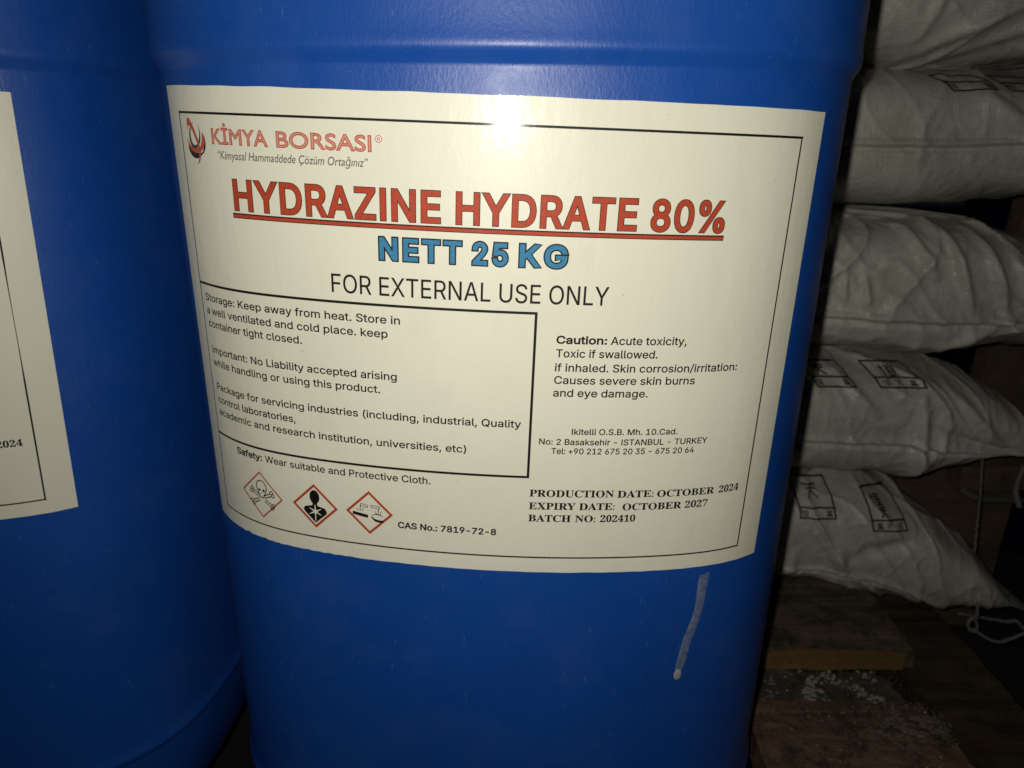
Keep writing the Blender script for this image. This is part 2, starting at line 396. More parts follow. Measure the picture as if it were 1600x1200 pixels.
# ------------------------------------------------------------------ outlines of the letter shapes (500 units per em)
GLYPHS_RAW = {'A': """ |94|
%|338|88,141 73,143 60,149 50,157 43,168 39,180 37,194 37,206 39,220 43,232 51,243 60,251 73,257 88,258 103,257 115,251 125,243 132,232 136,220 138,206 138,194 136,180 132,168 125,157 115,149 103,143;88,164 99,166 106,173 110,183 112,194 112,206 106,227 99,234 88,236 77,234 69,227 65,217 64,206 64,194 65,183 69,173 76,166;251,-5 236,-3 223,2 213,11 206,21 202,34 200,48 200,60 202,74 206,86 213,97 223,105 236,111 251,112 266,111 278,105 288,97 295,86 299,74 300,60 300,48 299,34 295,21 288,11 278,2 265,-3;251,17 262,20 269,26 273,36 274,48 274,60 269,81 262,88 251,90 240,88 232,81 228,71 226,60 226,48 228,36 232,26 239,20;66,0 241,254 270,254 95,0
(|136|45,103 50,162 66,221 88,270 118,270 95,214 81,157 76,103 80,57 94,8 118,-48 88,-48 69,-11 56,27 47,66
)|136|19,-48 43,9 57,58 61,103 56,157 41,214 19,270 48,270 71,221 86,162 92,103 89,65 81,27 67,-11 48,-48
+|226|99,17 99,182 128,182 128,17;31,86 31,113 195,113 195,86
,|94|19,-60 34,36 68,36 42,-60
-|226|168,122 168,94 57,94 57,122
.|94|48,-2 39,-1 31,4 26,12 25,20 26,29 31,37 39,42 48,43 56,42 64,37 69,29 71,20 69,12 64,4 56,-1
/|124|117,266 36,-38 7,-38 89,266
0|226|113,-3 87,0 65,12 47,31 34,57 27,89 24,127 27,165 35,197 48,223 65,242 87,254 113,258 139,254 161,242 179,223 192,197 200,165 203,127 200,89 192,57 179,31 162,12 140,0;113,25 131,28 145,37 157,52 165,72 170,97 172,127 170,157 165,182 157,203 145,218 131,227 113,230 96,227 82,218 70,203 62,182 56,157 55,127 56,97 62,72 70,52 82,37 96,28
1|226|38,0 38,27 195,27 195,0;138,254 138,0 106,0 106,224 105,224 43,179 43,213 99,254
2|226|32,0 32,24 117,114 141,141 155,163 160,186 159,198 154,209 146,218 137,224 112,230 98,228 86,224 77,216 69,207 65,195 64,181 33,181 35,202 43,221 55,237 72,248 91,255 112,258 134,255 153,248 169,237 181,223 188,205 191,186 185,159 168,129 133,90 76,30 76,28 195,28 195,0
3|226|109,-3 87,-1 66,5 49,15 35,29 26,46 22,66 55,66 57,54 63,44 72,35 83,30 109,25 138,30 149,37 157,46 163,58 165,72 163,86 158,98 150,109 137,117 121,122 101,124 78,124 78,150 144,224 144,226 35,226 35,254 186,254 186,230 106,139 106,144 132,144 154,138 172,127 185,111 194,93 196,72 194,51 185,33 172,18 154,6 133,-1
4|226|20,53 20,79 123,254 155,254 54,83 54,81 207,81 207,53;141,0 141,61 141,73 141,159 171,159 171,0
5|226|111,-3 89,-1 70,6 54,16 41,30 33,47 30,65 61,65 64,54 69,44 87,30 111,25 125,27 138,32 149,41 157,52 162,66 164,81 162,97 157,111 148,122 137,131 124,137 109,138 84,134 64,123 34,126 48,254 183,254 183,226 75,226 67,151 68,151 89,162 115,167 131,165 147,160 161,153 172,143 182,130 189,116 194,99 195,82 193,58 184,38 171,21 154,8 134,-1
6|226|113,-3 91,-1 71,7 55,20 42,37 34,58 32,81 34,100 40,119 69,170 126,254 161,254 75,131 73,131 83,144 98,153 117,157 139,155 158,147 173,136 185,120 192,101 194,79 192,56 184,36 171,20 155,7 135,-1;113,24 127,26 139,31 149,40 157,51 162,64 164,79 162,94 157,107 149,118 139,126 127,131 113,133 99,131 87,126 77,118 69,107 64,94 62,79 64,64 69,51 77,40 87,31 99,26
7|226|48,0 162,224 162,226 31,226 31,254 195,254 195,224 82,0
8|226|113,-3 89,-1 68,6 50,17 37,31 29,48 26,68 28,83 33,98 40,110 51,121 63,128 76,132 76,133 59,141 46,154 38,171 35,190 38,209 45,225 57,239 73,249 92,256 113,258 134,256 153,249 169,239 181,225 188,209 191,190 188,171 180,154 167,141 150,133 150,132 164,128 176,121 186,110 194,98 199,83 200,68 198,48 189,31 176,17 158,6 137,-1;113,25 129,26 142,30 153,37 161,46 167,57 168,69 167,83 161,94 153,104 141,111 128,116 113,118 98,116 85,111 73,104 65,94 59,83 58,69 59,57 64,46 73,37 84,30 97,26;113,145 137,150 146,157 154,165 158,176 160,188 158,200 154,210 147,218 138,225 113,230 89,225 79,218 72,210 68,200 66,188 68,176 72,165 79,157 89,150
9|226|113,258 135,255 155,247 171,234 184,217 192,197 194,173 192,155 186,135 158,84 100,0 65,0 151,124 154,124 144,111 128,101 109,97 87,100 69,107 53,119 41,134 34,154 32,176 34,198 42,218 55,235 71,247 91,255;113,230 99,228 87,223 77,215 69,204 64,191 63,176 64,161 69,148 77,137 87,129 99,123 113,122 127,123 139,129 149,137 157,147 162,160 164,175 162,190 157,204 150,215 139,223 127,228
:|94|48,-2 39,-1 31,4 26,12 25,20 26,29 31,37 39,42 48,43 56,42 64,37 69,29 71,20 69,12 64,4 56,-1;48,135 39,137 31,142 26,149 25,158 26,167 31,174 39,179 48,181 56,179 64,174 69,167 71,158 69,149 64,142 56,137
A|240|8,0 101,254 138,254 231,0 198,0 144,151 132,186 116,239 123,239 106,185 95,151 43,0;55,71 55,99 185,99 185,71
B|228|30,0 30,254 121,254 145,252 164,245 180,235 190,221 197,205 199,187 198,172 193,160 178,143 157,133 157,131 170,129 182,123 192,114 201,102 207,86 209,68 207,50 200,33 189,20 172,9 151,2 123,0;62,29 122,29 148,31 165,40 175,53 178,68 176,81 171,92 163,102 153,109 140,114 124,115 62,115;62,143 119,143 144,148 154,155 162,163 166,174 168,186 165,202 156,214 141,223 120,226 62,226
C|255|134,-3 103,1 75,12 52,32 35,58 24,90 20,127 24,165 35,197 52,223 75,242 103,254 134,258 170,252 186,245 201,236 214,224 224,209 232,193 236,174 204,174 195,197 179,214 158,224 134,228 111,225 92,216 75,202 62,182 54,157 52,127 54,97 63,72 75,53 92,38 112,29 134,26 158,30 179,40 195,57 204,80 236,80 232,62 224,45 214,31 201,19 187,9 170,2 153,-2
D|251|109,0 48,0 48,29 107,29 136,31 159,40 177,55 189,75 197,99 200,128 197,156 190,180 177,200 160,214 138,223 110,226 47,226 47,254 113,254 147,251 176,239 200,221 217,196 227,164 231,128 227,91 217,59 199,34 175,15 145,4;62,254 62,0 30,0 30,254
E|209|30,0 30,254 186,254 186,226 62,226 62,143 178,143 178,114 62,114 62,29 188,29 188,0
F|205|30,0 30,254 185,254 185,226 62,226 62,139 173,139 173,111 62,111 62,0
G|260|134,-3 102,1 75,13 52,32 35,58 24,90 20,127 24,165 35,197 52,223 74,242 102,254 132,258 152,256 170,252 187,245 202,235 214,222 225,208 232,192 237,174 204,174 194,197 178,213 158,224 133,228 111,225 92,216 75,202 62,182 54,157 52,127 54,97 63,72 75,53 92,38 112,29 134,26 155,29 172,36 187,47 198,62 205,80 207,101 217,100 141,100 141,128 239,128 239,100 236,71 225,45 209,25 188,9 163,0
H|258|30,0 30,254 62,254 62,144 196,144 196,254 228,254 228,0 196,0 196,116 62,116 62,0
I|150|16,0 16,29 59,29 59,226 16,226 16,254 135,254 135,226 91,226 91,29 135,29 135,0
K|233|52,73 52,108 70,131 87,152 106,172 182,254 224,254 116,138 114,138;30,0 30,254 62,254 62,167 62,112 62,97 62,0;186,0 94,130 114,155 224,0
L|196|30,0 30,254 62,254 62,29 181,29 181,0
M|314|30,0 30,254 76,254 139,94 144,79 150,61 156,42 161,24 154,24 159,41 165,61 171,79 176,94 238,254 284,254 284,0 252,0 252,145 252,163 253,184 253,207 253,229 256,229 249,205 241,181 234,161 228,145 171,0 143,0 85,145 80,160 72,181 65,204 56,229 59,229 60,208 60,186 61,164 61,145 61,0
N|262|30,0 30,254 68,254 172,91 181,75 194,53 207,27 202,27 200,54 200,79 199,97 199,254 232,254 232,0 193,0 101,145 89,165 74,191 54,226 60,227 61,192 62,164 62,145 62,0
O|266|133,-3 103,1 75,12 52,32 35,58 24,90 20,127 24,165 35,197 52,223 75,242 103,254 133,258 164,254 192,242 215,223 232,197 243,165 247,127 243,90 232,58 215,32 192,12 164,1;133,26 155,29 175,38 191,52 204,72 212,97 215,127 212,157 204,182 191,202 175,216 155,225 133,228 112,225 92,216 75,202 63,182 54,157 52,127 54,97 63,72 75,52 92,38 112,29
P|222|30,0 30,254 118,254 144,252 166,244 183,231 195,215 202,195 204,174 202,152 195,133 183,116 166,104 144,96 118,93 55,93 55,121 116,121 134,123 149,128 159,136 167,147 171,160 172,174 171,188 167,201 159,211 148,219 134,224 116,226 62,226 62,0
Q|266|123,80 156,80 185,42 192,32 234,-24 200,-24 173,13 166,23;133,-3 103,1 75,12 52,32 35,58 24,90 20,127 24,165 35,197 52,223 75,242 103,254 133,258 164,254 192,242 215,223 232,197 243,165 247,127 243,90 232,58 215,32 192,12 164,1;133,26 155,29 175,38 191,52 204,72 212,97 215,127 212,157 204,182 191,202 175,216 155,225 133,228 112,225 92,216 75,202 63,182 54,157 52,127 54,97 63,72 75,52 92,38 112,29
R|224|30,0 30,254 118,254 145,252 167,244 183,232 195,217 202,198 205,176 202,154 195,136 183,120 166,109 145,101 118,99 48,99 48,128 117,128 135,129 149,133 160,141 167,150 171,162 173,176 171,190 167,202 159,212 149,220 134,224 116,226 62,226 62,0;177,0 115,115 151,115 214,0
S|223|112,-4 86,-2 64,5 46,15 32,30 23,48 19,68 52,68 55,55 62,44 71,35 83,29 112,25 128,26 143,30 155,37 165,46 171,57 173,70 171,81 166,89 148,102 122,111 92,120 64,130 43,145 30,163 26,186 29,206 37,224 51,238 69,249 90,256 114,258 137,256 158,249 175,238 189,224 197,208 200,189 169,189 163,206 151,219 134,227 112,229 97,228 84,224 73,218 64,209 59,199 58,188 60,176 65,167 85,154 106,147 132,140 156,132 179,119 197,99 202,85 204,69 201,50 193,32 180,17 162,5 139,-2
T|224|16,226 16,254 208,254 208,226 128,226 128,0 96,0 96,226
U|258|129,-4 101,-1 77,8 57,22 42,40 33,62 30,87 30,254 62,254 62,89 64,72 70,57 80,44 94,34 110,28 129,26 149,28 165,34 179,44 188,57 194,72 196,89 196,254 229,254 229,87 226,62 216,40 201,22 182,8 157,-1
W|343|78,0 8,254 41,254 82,98 88,73 93,47 98,20 95,20 100,47 106,73 112,98 153,254 190,254 231,98 237,73 243,47 249,20 244,20 249,47 255,73 261,98 302,254 335,254 265,0 228,0 184,161 176,196 168,237 175,237 167,197 159,161 115,0
X|237|9,0 109,142 109,118 15,254 52,254 89,200 102,181 112,164 122,146 116,146 126,164 136,181 149,200 187,254 223,254 129,119 129,143 228,0 191,0 146,65 134,83 125,98 115,116 122,116 113,98 103,83 91,65 46,0
Y|236|102,0 102,104 8,254 46,254 96,172 111,146 125,115 112,115 126,146 140,172 191,254 228,254 134,104 134,0
Z|219|21,0 21,23 137,193 153,215 170,238 174,227 143,226 111,226 20,226 20,254 198,254 198,231 84,64 67,40 49,17 45,27 76,28 107,29 200,29 200,0
a|194|80,-4 63,-3 47,2 34,11 24,22 17,37 15,54 17,69 22,80 29,90 39,97 63,105 89,110 117,113 133,117 136,121 138,127 138,128 133,148 120,161 98,165 75,161 59,150 50,137 20,146 29,161 39,173 52,182 66,188 97,192 119,190 143,180 153,172 161,160 167,145 168,126 168,0 138,0 138,26 136,26 126,12 108,1;85,23 101,24 114,29 124,37 132,47 136,57 138,69 138,95 130,91 116,88 100,86 88,84 67,79 52,70 47,62 46,52 51,36 65,26
b|212|115,-4 99,-3 86,2 69,16 59,29 56,29 56,0 26,0 26,254 57,254 57,160 59,160 69,173 86,186 98,191 115,192 137,189 156,180 173,166 185,146 193,122 195,94 193,66 185,42 173,23 157,8 137,-1;110,23 126,26 140,33 150,44 158,58 163,75 164,95 163,114 158,131 150,145 140,156 126,163 110,165 94,163 81,156 70,145 62,131 58,114 56,95 58,75 63,58 70,43 81,32 94,26
c|198|104,-4 79,-1 58,8 41,23 28,43 20,66 17,94 20,122 28,146 41,165 58,180 79,189 104,192 130,189 153,178 170,161 181,138 151,131 145,145 135,155 121,162 104,165 86,162 73,155 62,144 54,129 50,112 48,94 50,75 54,59 62,44 73,33 86,26 104,23 121,26 135,33 146,44 152,59 181,51 171,28 153,11 130,0
d|212|98,-4 75,-1 56,8 40,23 27,42 20,66 17,94 20,122 27,146 40,166 56,180 75,189 98,192 114,191 126,186 144,173 153,160 155,160 155,254 186,254 186,0 156,0 156,29 153,29 143,16 126,2 114,-3;102,23 118,26 132,32 142,43 150,58 154,75 156,95 154,114 150,131 142,145 132,156 118,163 102,165 86,163 72,156 62,145 54,131 50,114 48,95 50,75 54,58 62,44 73,33 86,26
e|202|106,-4 80,-1 58,8 41,23 28,42 20,66 17,93 20,121 28,145 40,165 58,180 78,189 103,192 133,187 147,180 160,170 170,157 179,141 184,121 186,97 186,85 37,85 37,110 169,110 155,101 153,119 149,134 141,147 131,157 118,163 103,165 87,163 73,157 62,147 54,135 50,121 48,105 48,89 50,69 55,53 64,40 76,31 90,25 106,23 127,26 143,36 153,53 182,45 177,32 168,20 156,10 141,2 125,-3
f|127|114,190 114,164 3,164 3,190;40,0 40,216 42,231 48,243 57,252 68,259 94,265 111,263 121,260 114,234 107,236 97,237 85,235 77,230 72,221 71,209 71,0
g|212|103,-75 84,-74 67,-70 41,-55 25,-35 51,-20 61,-33 77,-44 103,-49 124,-46 141,-38 152,-23 156,-3 156,34 153,34 143,21 126,8 114,4 97,2 76,5 56,13 40,27 28,45 20,68 17,96 20,123 27,147 40,166 56,180 76,189 98,192 114,191 127,186 144,173 154,159 157,159 157,190 186,190 186,-4 183,-27 175,-45 162,-59 145,-68 125,-73;102,30 118,32 132,38 142,47 150,61 155,77 156,96 155,115 150,132 142,146 132,156 119,163 102,165 86,163 73,156 62,145 54,131 50,115 48,96 50,78 54,61 62,48 73,38 86,32
h|205|57,113 57,0 26,0 26,254 57,254 57,144 51,144 62,166 76,181 94,189 114,192 132,190 148,184 161,174 170,160 177,142 179,120 179,0 148,0 148,118 145,137 136,152 123,161 105,165 92,163 80,159 71,151 63,141 58,129
i|83|26,0 26,190 57,190 57,0;42,221 34,223 27,227 22,234 21,242 22,249 27,256 34,260 42,262 50,260 57,256 62,249 63,242 62,234 57,227 50,223
k|190|55,68 55,106 60,106 142,190 180,190 92,100 89,100;26,0 26,254 57,254 57,0;147,0 74,93 96,114 186,0
l|94|70,-1 50,2 37,10 29,24 26,42 26,254 57,254 57,49 60,31 65,27 73,26 80,26 85,27 90,1 81,0
m|305|26,0 26,190 56,190 56,148 54,148 59,162 66,173 86,188 110,193 129,190 144,180 154,166 160,147 156,147 161,160 169,172 190,187 218,193 234,191 249,186 261,177 270,164 276,148 278,128 278,0 248,0 248,127 245,145 236,156 224,163 209,165 197,164 187,160 173,145 168,124 168,0 137,0 137,130 134,144 126,156 115,163 100,165 79,160 70,154 63,145 58,133 57,119 57,0
n|205|57,113 57,0 26,0 26,190 56,190 56,144 51,144 62,166 76,181 94,189 114,192 132,190 147,184 160,174 170,160 176,142 179,120 179,0 148,0 148,118 145,137 136,152 123,161 105,165 92,163 80,159 71,151 63,141 58,129
o|207|104,-4 79,-1 58,8 41,23 28,43 20,66 17,94 20,122 28,146 41,165 58,180 79,189 104,192 128,189 149,180 167,165 180,146 188,122 191,94 188,66 180,43 167,23 149,8 128,-1;104,23 121,26 135,33 146,44 154,59 158,75 160,94 158,112 154,129 146,144 135,155 121,162 104,165 86,162 73,155 62,144 54,129 50,112 48,94 50,75 54,59 62,44 73,33 86,26
p|212|26,-71 26,190 56,190 56,160 59,160 69,173 86,186 98,191 115,192 137,189 156,180 173,166 185,146 193,122 195,94 193,66 185,42 173,23 157,8 137,-1 115,-4 99,-3 86,2 69,16 59,29 57,29 57,-71;110,23 126,26 140,33 150,44 158,58 163,75 164,95 163,114 158,131 150,145 140,156 126,163 110,165 94,163 81,156 70,145 62,131 58,114 56,95 58,75 63,58 70,43 81,32 94,26
r|129|26,0 26,190 56,190 56,160 58,160 65,173 76,184 90,190 107,192 115,192 122,192 122,161 115,162 103,163 91,161 80,157 70,151 63,142 58,131 57,118 57,0
s|182|91,-4 72,-3 56,2 42,9 31,19 23,32 18,47 47,53 53,40 62,30 75,25 91,23 108,25 122,31 131,40 134,51 132,60 127,68 118,74 106,78 75,85 52,93 36,104 27,119 23,137 26,152 33,166 43,177 58,185 74,190 94,192 112,191 127,186 140,179 149,170 162,145 134,139 129,149 121,158 110,164 94,166 78,164 65,158 57,150 54,139 56,129 62,122 86,111 115,105 137,97 153,86 162,71 166,53 163,37 156,24 145,12 130,3 112,-2
t|114|102,190 102,164 3,164 3,190;32,236 63,236 63,49 64,38 68,31 75,26 85,25 93,26 101,27 107,1 96,-1 84,-2 62,1 46,11 36,26 32,46
u|205|91,-3 73,-1 57,5 44,15 35,29 28,47 26,69 26,190 57,190 57,72 60,52 68,37 82,28 100,25 113,27 125,31 134,38 142,48 146,61 148,76 148,190 179,190 179,0 149,0 149,46 154,46 143,23 129,8 111,0
v|194|81,0 9,190 42,190 83,78 93,43 103,10 92,10 101,43 112,78 152,190 186,190 113,0
w|283|69,0 11,190 44,190 67,107 77,68 88,21 82,21 93,67 103,107 126,190 158,190 181,107 191,68 201,21 196,21 206,68 217,107 240,190 272,190 215,0 184,0 159,86 152,112 145,140 138,169 145,169 138,140 131,112 124,86 99,0
x|189|10,0 86,109 86,86 14,190 50,190 74,153 90,127 104,103 88,103 101,127 117,153 141,190 176,190 104,84 104,107 179,0 143,0 115,43 100,68 86,91 102,91 89,68 74,43 46,0
y|194|24,-69 31,-43 36,-44 52,-44 65,-37 75,-18 81,-1 9,190 42,190 83,78 93,43 103,10 92,10 101,43 112,78 153,190 186,190 102,-29 88,-54 70,-68 46,-73 32,-72""",
'S': """ |125|
0|280|140,-5 99,1 68,18 44,46 29,83 20,128 17,180 20,231 29,276 44,312 68,340 99,356 141,362 180,356 211,340 234,312 250,276 259,231 263,179 259,127 250,82 234,46 211,18 179,1;140,28 163,38 177,68 183,115 185,179 183,243 177,290 163,320 141,330 117,320 104,290 97,243 95,179 97,115 104,68 117,38
1|280|49,0 49,27 90,27 101,28 109,34 113,43 115,59 115,310 80,272 65,261 50,258 39,260 30,268 23,279 21,295 55,307 98,333 133,359 189,359 189,59 190,45 194,35 202,29 215,27 255,27 255,0
2|280|18,0 18,52 92,127 119,157 139,183 153,206 162,229 167,252 169,277 166,301 158,318 146,328 130,332 108,326 94,310 86,283 84,245 58,248 37,256 24,271 20,295 23,312 32,328 47,342 69,353 96,360 130,362 179,356 215,340 237,313 244,279 242,262 238,245 217,209 178,164 115,103 65,55 182,55 196,57 208,64 217,75 223,90 227,105 257,105 254,0
4|280|90,0 90,27 104,27 120,28 133,33 142,43 145,62 145,93 7,93 7,124 149,357 218,357 218,126 270,126 270,93 218,93 218,62 221,43 230,33 243,28 259,27 266,27 266,0;42,126 145,126 145,214 146,261 149,310 141,294 129,272 118,252 109,238
7|280|83,0 216,303 84,303 64,296 55,277 52,252 22,252 25,357 263,357 263,333 125,0
:|110|55,229 33,220 25,199 33,178 55,169 76,178 85,199 76,220;55,56 33,47 25,26 33,4 55,-5 76,4 85,26 76,47
A|325|-7,0 -7,14 7,16 18,23 27,35 37,56 154,347 167,347 286,65 306,26 316,17 330,14 330,0 171,0 171,14 201,19 211,34 203,61 188,99 77,99 59,53 56,44 56,36 65,19 92,14 95,14 95,0;85,120 180,120 132,238
B|330|12,0 12,13 33,16 47,24 53,38 56,61 56,275 52,307 46,316 38,322 12,327 12,339 164,339 237,330 280,304 295,261 286,225 259,199 214,184 268,166 301,138 312,98 303,57 276,26 234,6 177,0;136,188 140,188 174,191 196,203 208,224 212,257 209,287 201,307 185,319 161,323 147,321 140,316 137,307 136,291;165,18 193,23 211,37 221,61 224,96 220,131 206,155 183,168 147,172 136,172 136,49 137,34 142,25 151,20
C|349|191,-8 144,-2 102,15 68,42 42,78 25,121 20,170 25,219 42,261 68,297 103,324 145,341 193,347 230,342 274,328 289,324 304,330 312,347 325,347 325,230 312,230 292,271 265,303 233,323 198,330 165,324 140,304 121,272 111,227 107,169 111,114 123,72 143,42 171,24 207,18 237,21 267,33 294,53 319,79 333,66 294,25 247,0
D|369|15,0 15,13 35,16 47,22 53,34 55,56 55,279 53,303 45,317 32,324 11,327 11,339 165,339 220,334 266,319 302,295 328,262 343,220 349,170 341,108 320,61 284,27 234,7 170,0;166,18 195,22 219,35 238,56 255,103 261,171 257,225 246,268 227,298 200,316 166,323 150,321 141,315 137,304 136,287 136,54 137,36 141,25 150,20
E|329|11,0 11,13 33,15 47,22 54,36 56,58 56,275 54,301 46,317 33,324 12,327 12,339 297,339 297,238 286,238 274,277 253,303 220,316 173,321 149,319 142,316 139,310 136,289 136,183 144,183 173,187 193,200 206,223 215,257 227,257 227,88 214,88 210,115 203,135 193,149 179,159 161,164 138,166 136,166 136,50 138,35 143,26 154,22 172,21 205,23 233,29 257,40 276,56 292,78 306,107 320,107 300,0
H|390|12,0 12,13 33,16 47,24 53,37 56,60 56,282 53,302 46,316 33,323 12,327 12,339 180,339 180,327 152,322 144,317 139,309 136,282 136,187 255,187 255,282 251,309 246,317 239,322 210,327 210,339 378,339 378,327 356,323 343,316 337,303 335,282 335,60 337,39 343,25 356,16 378,13 378,0 210,0 210,13 231,16 245,23 252,36 255,60 255,165 136,165 136,60 138,37 145,24 158,16 180,13 180,0
I|194|10,0 10,13 31,17 46,24 53,36 56,56 56,288 54,307 47,318 33,324 10,327 10,339 182,339 182,327 160,324 146,318 138,307 136,288 136,58 140,33 145,25 153,20 183,13 183,0
N|368|300,-8 80,261 80,59 82,36 88,23 102,16 124,13 124,0 14,0 14,13 40,17 48,23 53,31 57,59 57,289 27,323 14,327 14,339 117,339 291,126 291,281 288,308 282,316 275,321 247,327 247,339 357,339 357,327 335,323 323,316 316,303 314,281 314,-8
O|391|194,-8 158,-5 126,6 96,22 70,43 49,69 34,100 24,133 21,170 24,206 34,239 49,270 71,296 97,317 127,334 161,344 198,347 233,344 266,334 296,318 321,297 342,271 358,241 368,207 371,170 368,133 358,100 342,69 321,43 294,22 264,6 231,-5;197,9 228,15 252,35 269,67 279,112 282,170 277,239 259,289 231,320 194,330 163,324 139,304 122,272 111,227 108,170 114,100 132,50 160,19
P|311|12,0 12,13 33,16 47,24 53,37 56,60 56,282 53,302 46,316 33,323 12,327 12,339 159,339 214,336 250,328 273,314 290,296 301,273 305,247 297,209 273,179 234,159 180,153 136,153 136,60 138,37 145,24 158,16 180,13 180,0;136,171 150,171 182,175 202,188 214,211 218,245 214,279 205,303 187,316 161,321 148,320 141,316 137,308 136,297
R|352|12,0 12,13 33,16 47,24 53,37 56,60 56,282 53,302 46,316 33,323 12,327 12,339 162,339 227,334 274,317 301,289 311,249 302,212 277,185 235,167 322,38 337,19 345,15 356,13 358,13 358,0 252,0 150,158 136,158 136,60 138,37 145,24 158,16 180,13 180,0;136,174 152,174 185,179 208,192 222,216 226,250 219,289 200,313 167,321 151,319 141,315 137,304 136,287
T|315|69,0 69,13 91,16 106,23 113,37 116,60 116,323 111,323 76,317 49,300 30,273 22,237 8,237 8,339 306,339 306,236 293,236 279,284 248,313 200,323 196,323 196,60 198,37 206,23 220,15 244,13 244,0
U|367|185,-10 125,-2 85,21 62,60 55,116 55,282 52,302 45,316 32,323 11,327 11,339 179,339 179,327 151,322 143,317 138,309 135,282 135,104 139,66 151,38 173,22 205,16 253,28 282,62 292,119 292,282 290,302 282,315 268,323 245,327 245,339 353,339 353,327 334,322 322,314 316,301 315,282 315,135 307,69 283,24 242,-1
X|351|9,0 9,13 39,22 67,50 144,155 58,288 35,317 24,324 12,327 11,327 11,339 182,339 182,327 171,327 149,322 142,309 150,289 197,216 240,278 249,295 252,308 244,322 218,327 218,339 341,339 341,327 339,327 318,324 300,315 283,300 266,278 209,197 308,43 325,21 333,15 344,13 346,13 346,0 178,0 178,13 181,13 207,17 216,31 213,43 205,59 156,136 103,60 95,46 93,34 102,18 130,13 130,0
Y|317|76,0 76,13 97,16 111,24 117,37 120,60 120,133 35,288 22,308 11,320 1,324 -10,326 -10,339 154,339 154,326 146,326 124,322 118,317 116,310 122,292 185,168 248,273 257,290 260,304 250,320 222,326 220,326 220,339 327,339 327,326 315,323 305,316 285,292 200,152 200,60 202,37 209,24 222,16 244,13 244,0""",
